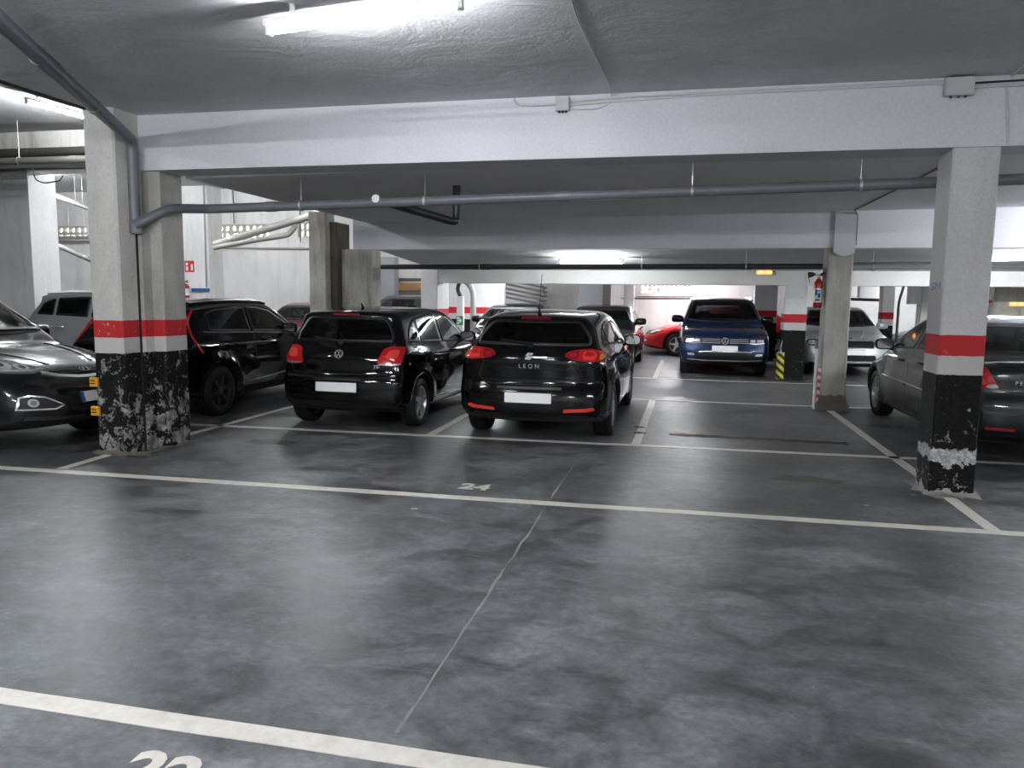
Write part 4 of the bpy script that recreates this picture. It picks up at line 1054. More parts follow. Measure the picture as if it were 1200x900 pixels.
        if blue:
            s.decal('country_band', MB().box(-w / 2 + .002, -w / 2 + .045, -hgt / 2 + .003, hgt / 2 - .003, 0.004, 0.0055).mesh('band'), view, x, z, PLATE_BLUE, off=off, parent=o)
        return o
    def finish(s):
        S = s.S; keep = np.ones(len(S.Fc), bool)
        C, Nn = S.C, S.N
        for view, P, side in s.cuts:
            if view == 'side': a, b, fac = C[:, 1] + s.L / 2, C[:, 2], Nn[:, 0] * side > 0.25; fac &= C[:, 0] * side > 0.3
            elif view == 'rear': a, b, fac = C[:, 0] * side, C[:, 2], (Nn[:, 1] < -0.05) & (C[:, 1] < 0.1)
            else: a, b, fac = C[:, 0] * side, C[:, 2], (Nn[:, 1] > 0.05) & (C[:, 1] > 0)
            keep &= ~(in_poly(P, a, b) & fac)
        F = S.Fc[keep]; Cc = C[keep]; Nk = Nn[keep]
        me = bpy.data.meshes.new('body'); me.from_pydata(S.V.tolist(), [], F.tolist()); me.update()
        mi = np.zeros(len(F), np.int32)
        u = Cc[:, 1] + s.L / 2
        for w in S.wu:
            rr = np.hypot(u - w, Cc[:, 2] - S.wr); mi[(rr < S.ra + 0.006) & (np.abs(Nk[:, 0]) < 0.75)] = 1
            mi[(rr < S.ra + 0.03) & (np.abs(Cc[:, 0]) < s.hw - 0.25)] = 1
        mi[(Cc[:, 2] < 0.32) & (Nk[:, 2] < -0.6)] = 1
        body = link('body', me, [s.paint, BLACK_PLASTIC], s.root, True)
        me.polygons.foreach_set('material_index', mi)
        bm = bmesh.new(); bm.from_mesh(me); bmesh.ops.delete(bm, geom=[v for v in bm.verts if not v.link_faces], context='VERTS')
        bm.to_mesh(me); bm.free()
        s.body = body
        s._wheels(); return s
    def _wheels(s):
        S = s.S; wd = s.sp.get('tyre_w', 0.205)
        t, rim, br = wheel_meshes(S.wr, wd, s.wheel, s.dark_rim)
        for k, u in enumerate(S.wu):
            for side in (1, -1):
                o = bpy.data.objects.new('wheel', t); COL.objects.link(o); o.parent = s.root
                o.location = (side * (s.hw - wd / 2 - 0.03), u - s.L / 2, S.wr); o.rotation_euler = (0.3 * k + 0.2, 0, 0 if side > 0 else PI)
                if k == 1 and s.steer: o.rotation_euler[2] += s.steer
                for nm, me in (('rim', rim), ('brake_disc', br)):
                    c = bpy.data.objects.new(nm, me); COL.objects.link(c); c.parent = o
    def mirror(s, u, z, side, m=None, size=1.0):
        """door mirror: shell on a short foot, glass facing backwards"""
        p, n = s.hit('side', u, z, side); y0 = u - s.L / 2
        mb = MB(); seg = 14; rings = 6; cx = side * (abs(p.x) + 0.115 * size); cz = z + 0.045
        # shell: a rounded box, domed to the front
        prof = [(-0.045, 0.90), (-0.02, 1.0), (0.02, 0.98), (0.06, 0.82), (0.085, 0.55), (0.095, 0.2)]
        V = []
        for dy, k in prof:
            for i in range(seg):
                a = 2 * PI * i / seg; ca, sa = math.cos(a), math.sin(a)
                ex = math.copysign(abs(ca) ** 0.6, ca) * 0.115 * k * size; ez = math.copysign(abs(sa) ** 0.6, sa) * 0.075 * k * size
                V.append((cx + ex - side * 0.03 * (dy > 0.03), y0 + dy * size, cz + ez))
        F = [(i * seg + k, i * seg + (k + 1) % seg, (i + 1) * seg + (k + 1) % seg, (i + 1) * seg + k) for i in range(len(prof) - 1) for k in range(seg)]
        F += [tuple(range((len(prof) - 1) * seg, len(prof) * seg)), tuple(range(seg - 1, -1, -1))]
        mb.add(V, F)
        foot = MB().tube([(p.x - side * 0.03, y0, z - 0.015), (p.x + side * 0.05, y0, z + 0.0), (cx - side * 0.03, y0 + 0.01, cz - 0.045)], [0.035, 0.028, 0.025], 8)
        o = mb.build('side_mirror', m or s.paint, s.root, True)
        bm = bmesh.new(); bm.from_mesh(o.data); bmesh.ops.recalc_face_normals(bm, faces=bm.faces); bm.to_mesh(o.data); bm.free()
        foot.build('mirror_foot', BLACK_PLASTIC, o, True)
        g = MB()
        G = []
        for i in range(seg):
            a = 2 * PI * i / seg; ca, sa = math.cos(a), math.sin(a)
            G.append((cx + math.copysign(abs(ca) ** 0.6, ca) * 0.098 * size, y0 - 0.0475 * size, cz + math.copysign(abs(sa) ** 0.6, sa) * 0.06 * size))
        g.add(G, [tuple(range(seg - 1, -1, -1))]); g.build('mirror_glass', MIRROR, o)
    def handle(s, u, z, side, m=None):
        p, n = s.hit('side', u, z, side); mb = MB(); y0 = u - s.L / 2; x0 = p.x
        mb.tube([(x0 - side * .005, y0 - .10, z), (x0 + side * .022, y0 - .085, z + .002), (x0 + side * .036, y0 - .03, z + .004), (x0 + side * .036, y0 + .04, z + .004), (x0 + side * .022, y0 + .085, z + .002), (x0 - side * .005, y0 + .10, z)], [0.011, 0.014, 0.016, 0.016, 0.014, 0.011], 8)
        return mb.build('door_handle', m or s.paint, s.root, True)
    def cabin(s, seats=(1.75, 0.85), seat_z=0.38, driver=-1, wheel_u=None):
        """front seats, rear bench, dashboard and steering wheel"""
        def seat(x, u, w, name, z0, back=0.62, head=True):
            mb = MB(); y = u - s.L / 2
            def slab(pts, hw, r=0.04):
                # pts: side outline (y,z); rounded across
                n = len(pts); cols = [(-hw, 0.8), (-hw + r, 1.0), (hw - r, 1.0), (hw, 0.8)]
                cy = sum(p[0] for p in pts) / n; cz = sum(p[1] for p in pts) / n; V = []
                for cx, k in cols: V += [(x + cx, cy + (p[0] - cy) * k, cz + (p[1] - cz) * (0.9 + 0.1 * k)) for p in pts]
                F = [(c * n + i, c * n + (i + 1) % n, (c + 1) * n + (i + 1) % n, (c + 1) * n + i) for c in range(3) for i in range(n)]
                mb.add(V, F + [tuple(range(n - 1, -1, -1)), tuple(range(3 * n, 4 * n))])
            slab([(y - .02, z0), (y + .48, z0 + .02), (y + .5, z0 + .13), (y + .42, z0 + .17), (y + .05, z0 + .12)], w / 2)
            slab([(y, z0 + .08), (y + .12, z0 + .1), (y + .02, z0 + .4), (y - .06, z0 + back), (y - .14, z0 + back + .02), (y - .16, z0 + back - .04)], w / 2)
            if head:
                hs = [x] if w < 0.7 else [x - .38, x + .38]
                for hx in hs:
                    xo = x; x = hx
                    slab([(y - .11, z0 + back + .05), (y - .03, z0 + back + .06), (y - .04, z0 + back + .2), (y - .08, z0 + back + .23), (y - .13, z0 + back + .2)], 0.125, 0.04)
                    mb.tube([(x - .04, y - .09, z0 + back - .02), (x - .04, y - .09, z0 + back + .08)], .007, 6); mb.tube([(x + .04, y - .09, z0 + back - .02), (x + .04, y - .09, z0 + back + .08)], .007, 6)
                    x = xo
            mb.build(name, INTERIOR, s.root, True)
        for sx in (-1, 1): seat(sx * 0.36, seats[0], 0.50, 'front_seat', seat_z)
        seat(0, seats[1], 1.24, 'rear_bench', seat_z, 0.58)
        ud = (wheel_u or s.sp['dash']) - s.L / 2; zc = s.sp['belt'] - 0.03; hw = s.hw - 0.17
        V = [(sx * hw, y, z) for sx in (-1, 1) for y, z in ((ud + .45, zc - .12), (ud + .45, zc - .03), (ud + .1, zc + .0), (ud, zc - .06), (ud + .02, zc - .3), (ud + .3, zc - .4))]
        MB().add(V, [(i, (i + 1) % 6, 6 + (i + 1) % 6, 6 + i) for i in range(6)] + [tuple(range(5, -1, -1)), tuple(range(6, 12))]).build('dashboard', DASH, s.root)
        w = MB(); c = Vector((driver * 0.36, ud - .16, zc - .06))
        ring = [c + Vector((math.cos(a) * .18, -math.sin(a) * .18 * -.35, math.sin(a) * .17)) for a in [2 * PI * k / 20 for k in range(21)]]
        w.tube(ring, .014, 6, False); w.tube([c, c + Vector((0, .22, -.08))], .05, 8)
        w.tube([c + Vector((-.17, 0, 0)), c + Vector((.17, 0, 0))], .016, 6)
        w.build('steering_wheel', DASH, s.root, True)
    def doors(s, lines, sides=(1, -1)):
        for sd in sides:
            for k, pts in enumerate(lines): s.line('door_gap', pts, 0.008, 'side', SEAM, 0.0012, sd)

# --- badges drawn in the xy plane
def badge_round(r=0.055):
    """ring with stacked V and W strokes"""
    m = MB(); seg = 28
    m.lathe([(r, -.003), (r, .004), (r * .86, .004), (r * .86, -.003)], seg=seg, close=True)
    def stroke(a, b, w=r * 0.15):
        a, b = Vector(a) * r, Vector(b) * r; t = (b - a).normalized(); n = Vector((-t.y, t.x)) * w / 2
        P = [a + n, a - n, b - n, b + n]; m.add([(p.x, p.y, z) for z in (-.002, .004) for p in P], [(0, 1, 2, 3), (7, 6, 5, 4), (0, 4, 5, 1), (1, 5, 6, 2), (2, 6, 7, 3), (3, 7, 4, 0)])
    stroke((-.36, .80), (0, .12)); stroke((.36, .80), (0, .12))
    stroke((-.78, .40), (-.40, -.72)); stroke((-.40, -.72), (0, .04)); stroke((0, .04), (.40, -.72)); stroke((.40, -.72), (.78, .40))
    return m.mesh('badge')
def badge_oval(a=0.07, b=0.04):
    m = MB(); n = 28
    V = []
    for k in (1.0, 0.84):
        for z in (-.003, .004): V += [(a * k * math.cos(2 * PI * i / n), b * k * math.sin(2 * PI * i / n), z) for i in range(n)]
    q = lambda r_, i: r_ * n + i % n
    F = []
    for i in range(n): F += [(q(1, i), q(1, i + 1), q(3, i + 1), q(3, i)), (q(0, i + 1), q(0, i), q(1, i), q(1, i + 1))[::-1], (q(2, i), q(2, i + 1), q(3, i + 1), q(3, i))[::-1]]
    m.add(V, F)
    for x0, x1, x2, x3 in ((-.5, -.3, -.1, -.3), (.3, .5, .3, .1)):
        m.add([(x * a, y * b, z) for z in (-.002, .004) for x, y in ((x0, -.6), (x0 + .2, -.6), (x0 + .35, .6), (x0 + .15, .6))], [(0, 1, 2, 3), (7, 6, 5, 4), (0, 4, 5, 1), (1, 5, 6, 2), (2, 6, 7, 3), (3, 7, 4, 0)])
    m.add([(x * a, y * b, z) for z in (-.002, .004) for x, y in ((-.3, -.15), (.4, -.0), (.42, .2), (-.28, .08))], [(0, 1, 2, 3), (7, 6, 5, 4), (0, 4, 5, 1), (1, 5, 6, 2), (2, 6, 7, 3), (3, 7, 4, 0)])
    return m.mesh('badge')
def badge_s(w=0.085, h=0.075):
    """two slanted bars making a square S"""
    m = MB()
    def q(pts): m.add([(x * w, y * h, z) for z in (-.003, .004) for x, y in pts], [(0, 1, 2, 3), (7, 6, 5, 4), (0, 4, 5, 1), (1, 5, 6, 2), (2, 6, 7, 3), (3, 7, 4, 0)])
    q([(-.5, .08), (-.5, -.08 + .2), (-.1, .5), (-.1, .5)][:1] + [(-.42, -.02), (.5, .34), (.5, .5)][:0] + [(-.5, -.02), (.5, .16), (.5, .5)][:3])
    m.v, m.f = [], []
    q([(-.5, .06), (.5, .18), (.5, .5), (-.2, .5)]); q([(.5, -.06), (-.5, -.18), (-.5, -.5), (.2, -.5)])
    q([(-.5, .06), (-.38, -.02), (.5, -.06), (.38, .04)])
    return m.mesh('badge')

SPECS = {}
def underbody(L): return [(L - 0.35, 0.2), (0.5, 0.2)]
SPECS['polo'] = dict(L=3.97, W=1.68, H=1.465, axles=(0.68, 3.15), wheel_r=0.30, belt=0.97, dash=2.35, tyre_w=0.2,
    low=[(0.22, .22), (0.05, .27), (0.0, .38), (-0.01, .50), (0.0, .62), (0.035, .68), (0.05, .80), (0.07, .93), (0.16, 1.0), (0.4, 1.0), (1.5, .97), (2.75, .94), (3.05, .93), (3.5, .84), (3.80, .73), (3.93, .60), (3.98, .45), (3.94, .28), (3.82, .2), (3.5, .18), (.5, .19)],
    green=[(0.14, .85), (0.13, 1.0), (0.20, 1.16), (0.285, 1.33), (0.27, 1.395), (0.34, 1.425), (0.6, 1.445), (1.2, 1.47), (1.8, 1.462), (2.2, 1.41), (2.6, 1.2), (3.0, .98), (3.1, .85)],
    gtaper=0.07, tumble=0.36, gin=0.045, sweepR=0.15, gsR=0.13)
SPECS['leon'] = dict(L=4.315, W=1.77, H=1.46, axles=(0.86, 3.44), wheel_r=0.315, belt=1.0, dash=2.45, tyre_w=0.225,
    low=[(0.25, .22), (0.06, .27), (0.0, .38), (-0.01, .5), (0.02, .62), (0.05, .70), (0.035, .80), (0.02, .92), (0.05, 1.01), (0.16, 1.05), (0.5, 1.04), (1.5, 1.0), (2.9, .96), (3.2, .95), (3.75, .85), (4.1, .73), (4.27, .58), (4.32, .45), (4.28, .28), (4.12, .2), (3.8, .18), (.6, .19)],
    green=[(0.12, .9), (0.10, 1.03), (0.20, 1.16), (0.36, 1.31), (0.37, 1.375), (0.46, 1.405), (0.8, 1.435), (1.4, 1.465), (2.0, 1.455), (2.4, 1.40), (2.8, 1.2), (3.2, 1.0), (3.3, .88)],
    gtaper=0.13, tumble=0.44, gin=0.06, sweepR=0.20, gsR=0.20, sweepF=0.34)
SPECS['crossover'] = dict(L=4.42, W=1.825, H=1.55, axles=(0.86, 3.58), wheel_r=0.335, belt=1.03, dash=2.5, tyre_w=0.225,
    low=[(0.2, .25), (0.05, .3), (0.0, .42), (-0.01, .55), (0.0, .70), (0.05, .78), (0.06, .95), (0.1, 1.03), (0.25, 1.08), (0.5, 1.08), (1.5, 1.05), (2.9, 1.01), (3.2, 1.0), (3.8, .94), (4.2, .83), (4.37, .66), (4.43, .5), (4.39, .34), (4.2, .25), (3.9, .22), (.6, .22)],
    green=[(0.2, .95), (0.14, 1.06), (0.24, 1.2), (0.42, 1.38), (0.33, 1.445), (0.45, 1.485), (0.9, 1.53), (1.5, 1.555), (2.1, 1.545), (2.5, 1.47), (2.9, 1.25), (3.3, 1.02), (3.4, .9)],
    gtaper=0.10, tumble=0.36, gin=0.05, zscale=1.05)
SPECS['suv'] = dict(L=4.49, W=1.84, H=1.66, axles=(0.90, 3.58), wheel_r=0.345, belt=1.09, dash=2.55, tyre_w=0.235,
    low=[(0.2, .28), (0.05, .32), (0.0, .45), (-0.01, .6), (0.0, .75), (0.05, .82), (0.07, 1.0), (0.12, 1.1), (0.3, 1.14), (0.6, 1.14), (1.5, 1.11), (2.9, 1.07), (3.2, 1.07), (3.8, 1.03), (4.2, .97), (4.38, .89), (4.43, .78), (4.45, .66), (4.49, .52), (4.47, .38), (4.35, .27), (3.9, .24), (.6, .25)],
    green=[(0.2, 1.0), (0.16, 1.12), (0.24, 1.28), (0.40, 1.50), (0.34, 1.57), (0.45, 1.61), (0.9, 1.645), (1.5, 1.668), (2.1, 1.655), (2.45, 1.60), (2.85, 1.36), (3.25, 1.1), (3.35, .95)],
    gtaper=0.08, tumble=0.34, gin=0.05, sweepF=0.17, zscale=1.1, crown=0.03,
    plan=[(0, 0.93), (0.25, 0.97), (0.8, 0.99), (1.4, 1.0), (3.0, 1.0), (3.7, 0.995), (4.2, 0.97), (4.49, 0.93)])
SPECS['suv_round'] = dict(L=4.41, W=1.82, H=1.65, axles=(0.86, 3.50), wheel_r=0.34, belt=1.06, dash=2.5, tyre_w=0.225,
    low=[(0.2, .28), (0.05, .32), (0.0, .45), (-0.01, .6), (0.0, .75), (0.05, .82), (0.07, 1.0), (0.12, 1.08), (0.3, 1.12), (0.6, 1.12), (1.5, 1.09), (2.8, 1.06), (3.1, 1.06), (3.6, 1.0), (4.0, .91), (4.22, .81), (4.33, .69), (4.40, .55), (4.42, .42), (4.36, .30), (4.2, .25), (3.8, .24), (.6, .25)],
    green=[(0.2, 1.0), (0.16, 1.1), (0.28, 1.28), (0.45, 1.48), (0.38, 1.54), (0.5, 1.585), (0.9, 1.63), (1.5, 1.66), (2.0, 1.65), (2.35, 1.59), (2.75, 1.35), (3.15, 1.1), (3.25, .95)],
    gtaper=0.10, tumble=0.36, gin=0.05, sweepF=0.34, zscale=1.08, crown=0.06)
SPECS['sedan'] = dict(L=4.68, W=1.81, H=1.455, axles=(0.93, 3.65), wheel_r=0.325, belt=0.99, dash=2.75, tyre_w=0.215,
    low=[(0.22, .24), (0.05, .28), (0.0, .42), (-0.01, .55), (0.01, .68), (0.05, .76), (0.04, .9), (0.06, 1.0), (0.16, 1.05), (0.5, 1.06), (1.0, 1.05), (1.8, 1.01), (2.9, .97), (3.3, .96), (3.9, .87), (4.4, .72), (4.6, .58), (4.69, .45), (4.64, .28), (4.45, .2), (4.1, .18), (.6, .2)],
    green=[(0.62, .9), (0.62, 1.04), (0.95, 1.24), (1.28, 1.375), (1.6, 1.44), (2.05, 1.465), (2.45, 1.43), (2.85, 1.28), (3.25, 1.08), (3.55, .95), (3.6, .85)],
    gtaper=0.12, tumble=0.44, gin=0.06, sweepF=0.36, sweepR=0.16, gsR=0.16)
SPECS['liftback'] = dict(L=4.67, W=1.815, H=1.47, axles=(0.95, 3.72), wheel_r=0.32, belt=0.99, dash=2.8, tyre_w=0.215,
    low=[(0.22, .24), (0.05, .28), (0.0, .42), (-0.01, .55), (0.01, .68), (0.05, .76), (0.04, .9), (0.08, 1.0), (0.2, 1.05), (0.5, 1.05), (1.8, 1.01), (2.9, .98), (3.3, .97), (3.9, .92), (4.4, .83), (4.56, .74), (4.62, .62), (4.67, .48), (4.63, .30), (4.45, .22), (4.1, .2), (.6, .2)],
    green=[(0.3, .9), (0.3, 1.04), (0.7, 1.25), (1.15, 1.40), (1.6, 1.455), (2.05, 1.48), (2.5, 1.45), (2.85, 1.33), (3.25, 1.10), (3.5, .96), (3.6, .86)],
    gtaper=0.12, tumble=0.42, gin=0.06, sweepF=0.24, gsR=0.16)

def std_side(c, dlo, splits, sides=(1, -1), glasses=None, handles=None, door_lines=None, hz=None):
    """side windows between pillars at the split positions; dlo: (top polyline, bottom polyline), both rear to front"""
    top, bot = dlo
    tx, tz = zip(*top); bx, bz = zip(*bot)
    for sd in sides:
        for k, (a, b) in enumerate(splits):
            n = max(2, int((b - a) / 0.12) + 1)
            us = [a + (b - a) * i / n for i in range(n + 1)]
            up = [(u, float(np.interp(u, tx, tz))) for u in us]; dn = [(u, float(np.interp(u, bx, bz))) for u in us]
            poly = dn + up[::-1]
            q = [poly[0]]
            for p in poly[1:]:
                if (Vector(p) - Vector(q[-1])).length > 0.012: q.append(p)
            if (Vector(q[0]) - Vector(q[-1])).length < 0.012: q.pop()
            c.window('side_window', q, 'side', sd, (glasses[k] if glasses else None), r=0.025, seal=0.012)
        for u, z in (handles or []): c.handle(u, z, sd)
    if door_lines: c.doors(door_lines, sides)
# ------------------------------------------------------------------ the cars themselves
P_BLACK = m_paint('black_lacquer', (0.0015, 0.0015, 0.0018))
P_BLACK2 = m_paint('black_mica_lacquer', (0.004, 0.0042, 0.005), 0.2, 0.3)
P_DARK = m_paint('dark_grey_lacquer', (0.010, 0.0105, 0.011), 0.3, 0.35)
P_BLUE = m_paint('blue_lacquer', (0.002, 0.018, 0.075), 0.3, 0.35)
P_SILVER = m_paint('silver_lacquer', (0.58, 0.62, 0.63), 0.55, 0.35)
P_SILVER2 = m_paint('grey_silver_lacquer', (0.48, 0.49, 0.51), 0.6, 0.35)
P_GREEN = m_paint('dark_green_lacquer', (0.004, 0.008, 0.007), 0.1, 0.35)
P_RED = m_paint('red_lacquer', (0.50, 0.012, 0.022))
P_MAROON = m_paint('maroon_lacquer', (0.16, 0.012, 0.02), 0.2)
P_GREY = m_paint('blue_grey_lacquer', (0.04, 0.046, 0.06), 0.5, 0.35)

def rear_common(c, wz0, wz1, wb, wt, wiper=True, glass=None, brake=True, spoiler_z=None):
    w = c.window('rear_window', [(-wb, wz0), (wb, wz0), (wb * .995, wz0 + (wz1 - wz0) * .35), (wt, wz1), (-wt, wz1), (-wb * .995, wz0 + (wz1 - wz0) * .35)], 'rear', 1, glass or GLASS_DARK, r=0.07)
    if wiper:
        a = c.line('wiper', [(0.0, wz0 + .012), (-.2, wz0 + .03), (-.36, wz0 + .05)], .02, 'rear', BLACK_PLASTIC, .03)
        c.patch('wiper_hub', [(-.03, wz0 - .03), (.03, wz0 - .03), (.03, wz0 + .025), (-.03, wz0 + .025)], 'rear', BLACK_PLASTIC, .03, .03, r=.02, parent=a)
    if brake:
        c.patch('brake_light', [(-.17, brake - .012), (.17, brake - .012), (.165, brake + .014), (-.165, brake + .014)], 'rear', RED_DEEP, .006, .012, r=.01)
    return w
def windscreen(c, z0, z1, wb, wt, glass=None, wipers=True):
    zm = (z0 + z1) / 2
    w = c.window('windscreen', [(-wb, z0 + .03), (-wb * .6, z0), (0, z0 - .012), (wb * .6, z0), (wb, z0 + .03), (wt, z1), (-wt, z1)], 'front', 1, glass, r=0.06, seal=0.03)
    if wipers:
        for a, b in ((0.50, -0.08), (-0.05, -0.62)):
            c.line('wiper', [(a, z0 + .045), ((a + b) / 2, z0 + .04), (b, z0 + .035)], .022, 'front', BLACK_PLASTIC, .025)
    return w

def car_polo():
    c = Car('small black hatchback with square red tail lights and round chrome badge', 'polo', P_BLACK, (-3.90, 8.27 + 3.97 / 2, 0), -0.02, wheel='five', name='hatchback')
    rear_common(c, 1.05, 1.352, .63, .515, brake=1.378)
    for sd in (1, -1):
        t = c.patch('tail_light', [(.47, .80), (.62, .785), (.735, .795), (.75, .92), (.745, 1.005), (.60, 1.01), (.525, .98)], 'rear', RED_LENS, .012, .03, sd, r=.03)
        c.patch('lamp_lens', [(.55, .875), (.63, .865), (.70, .88), (.705, .97), (.60, .965)], 'rear', RED_BRIGHT, .016, .006, sd, t, .035)
        c.patch('reverse_lens', [(.50, .795), (.62, .79), (.73, .80), (.73, .818), (.62, .81), (.51, .815)], 'rear', CLEAR_LENS, .016, .006, sd, t, .006)
    # tailgate shut lines and bumper
    c.line('tailgate_gap', [(-.64, 1.04), (-.66, .80), (-.60, .69), (.60, .69), (.66, .80), (.64, 1.04)], .010, 'rear', SEAM, .0015)
    c.line('bumper_step', [(-.70, .655), (-.3, .64), (.3, .64), (.70, .655)], .016, 'rear', SEAM, .002)
    c.patch('bumper_insert', [(-.62, .24), (.62, .24), (.66, .33), (.5, .36), (-.5, .36), (-.66, .33)], 'rear', BLACK_PLASTIC, .006, .012, r=.02)
    c.line('bumper_crease', [(-.72, .43), (0, .42), (.72, .43)], .012, 'rear', P_BLACK, .008)
    c.plate('rear', .535)
    c.decal('badge', badge_round(.055), 'rear', 0, .915, CHROME, off=.008)
    c.decal('lettering', text_mesh('TSI', .055), 'rear', .47, .775, CHROME, off=.006)
    c.patch('plate_lamp', [(-.3, .61), (.3, .61), (.3, .63), (-.3, .63)], 'rear', BLACK_PLASTIC, .006, .01, r=.006)
    dlo = ([(.46, 1.10), (.60, 1.25), (.80, 1.335), (1.3, 1.375), (1.75, 1.365), (2.02, 1.325), (2.45, 1.10), (2.66, .985)], [(.46, 1.06), (.8, 1.035), (1.6, 1.005), (2.66, .965)])
    std_side(c, dlo, [(.47, .80), (.83, 1.50), (1.57, 2.60)], glasses=[GLASS_MID, GLASS_MID, GLASS], handles=[(.95, .90), (1.85, .885)],
             door_lines=[[(.82, 1.03), (.83, .78), (1.0, .55), (1.05, .30)], [(1.53, 1.02), (1.55, .6), (1.52, .30)], [(2.62, .93), (2.66, .6), (2.6, .30)], [(1.05, .30), (2.6, .30)]])
    for sd in (1, -1):
        c.mirror(2.36, 1.0, sd)
        c.line('waist_crease', [(.35, .80), (1.5, .785), (3.0, .77)], .014, 'side', P_BLACK, .006, sd)
        c.line('sill_trim', [(1.02, .285), (2.75, .285)], .05, 'side', P_BLACK, .008, sd)
    windscreen(c, 1.03, 1.37, .66, .53)
    p, n = c.hit('top', 0, .75)
    a = MB().tube([p, p + Vector((0, -.02, .035)), p + Vector((0, -.05, .06))], [.022, .012, .008], 8).build('roof_antenna', BLACK_PLASTIC, c.root, True)
    for sd in (1, -1):
        c.patch('headlight', [(.46, .66), (.78, .68), (.80, .80), (.55, .78)], 'front', LAMP_DARK, .006, .02, sd)
    c.patch('front_grille', [(-.42, .66), (.42, .66), (.44, .73), (-.44, .73)], 'front', BLACK_PLASTIC, .006, .02)
    c.cabin((1.62, .72), .34)
    return c.finish()

def car_leon():
    c = Car('black hatchback with almond shaped red tail lights and rod antenna, centre of the row', 'leon', P_BLACK, (-1.585, 8.11 + 4.315 / 2, 0), -0.012, wheel='seven', name='hatchback')
    rear_common(c, 1.075, 1.355, .645, .50, brake=1.372)
    for sd in (1, -1):
        t = c.patch('tail_light', [(.375, .975), (.47, .935), (.66, .915), (.77, .92), (.80, .965), (.76, 1.015), (.66, 1.045), (.50, 1.035), (.42, 1.015)], 'rear', RED_LENS, .012, .03, sd, r=.03)
        c.patch('inner_lens', [(.39, .975), (.47, .945), (.53, .94), (.53, 1.03), (.47, 1.02), (.42, 1.0)], 'rear', RED_DEEP, .015, .006, sd, t, .015)
        c.patch('lamp_lens', [(.57, .94), (.70, .935), (.72, .985), (.68, 1.02), (.58, 1.02)], 'rear', RED_BRIGHT, .015, .006, sd, t, .03)
        c.patch('indicator_lens', [(.745, .935), (.775, .94), (.79, .965), (.765, .995), (.74, .985)], 'rear', AMBER, .015, .006, sd, t, .01)
        c.patch('reflector', [(.38, .362), (.66, .375), (.72, .395), (.70, .425), (.62, .41), (.39, .398)], 'rear', RED_BRIGHT, .006, .014, sd, r=.012)
        c.patch('tail_light_return', [(.15, .94), (.24, .95), (.28, .985), (.24, 1.015), (.16, 1.015)], 'side', RED_LENS, .006, .012, sd, r=.02)
    c.line('tailgate_gap', [(-.66, 1.06), (-.52, .90), (-.58, .74), (-.50, .66), (.50, .66), (.58, .74), (.52, .90), (.66, 1.06)], .010, 'rear', SEAM, .0015)
    c.patch('tailgate_bar', [(-.36, .60), (.36, .60), (.36, .635), (-.36, .635)], 'rear', BLACK_PLASTIC, .006, .01, r=.01)
    c.line('plate_recess', [(-.60, .46), (-.50, .585), (-.36, .60), (.36, .60), (.50, .585), (.60, .46)], .012, 'rear', P_BLACK, .012)
    c.patch('bumper_insert', [(-.66, .235), (.66, .235), (.64, .33), (-.64, .33)], 'rear', BLACK_PLASTIC, .006, .012, r=.02)
    c.plate('rear', .515)
    c.decal('badge', badge_s(.085, .078), 'rear', 0, .965, CHROME, off=.008)
    c.line('badge_bar', [(-.02, .958), (.19, .958)], .016, 'rear', CHROME, .004)
    tm = text_mesh('L E O N', .068); c.decal('lettering', tm, 'rear', 0, .86, CHROME, off=.006)
    dlo = ([(.62, 1.12), (.80, 1.22), (1.0, 1.29), (1.4, 1.335), (1.9, 1.33), (2.2, 1.285), (2.6, 1.10), (2.82, .985)], [(.62, 1.095), (1.0, 1.065), (1.7, 1.035), (2.82, .97)])
    std_side(c, dlo, [(.66, .92), (.97, 1.66), (1.73, 2.76)], glasses=[GLASS_DARK, GLASS_DARK, GLASS_MID], handles=[(1.98, .90)],
             door_lines=[[(.93, 1.06), (.98, .80), (1.18, .60), (1.25, .30)], [(1.69, 1.03), (1.70, .6), (1.66, .30)], [(2.80, .94), (2.84, .6), (2.78, .30)], [(1.25, .30), (2.78, .30)]])
    for sd in (1, -1):
        c.mirror(2.5, 1.0, sd)
        c.line('waist_crease', [(.4, .93), (1.6, .84), (3.1, .66)], .016, 'side', P_BLACK, .006, sd)
        c.patch('headlight', [(.48, .68), (.80, .68), (.82, .78), (.58, .80)], 'front', LAMP_DARK, .006, .02, sd)
    windscreen(c, 1.04, 1.37, .68, .52)
    p, n = c.hit('top', 0, .60)
    a = MB().tube([p, p + Vector((0, -.01, .03)), p + Vector((0, -.04, .06)), p + Vector((0, -.02, .12)), p + Vector((0, .10, .46))], [.026, .018, .008, .004, .003], 8).build('roof_antenna', BLACK_PLASTIC, c.root, True)
    c.cabin((1.75, .85), .34)
    return c.finish()

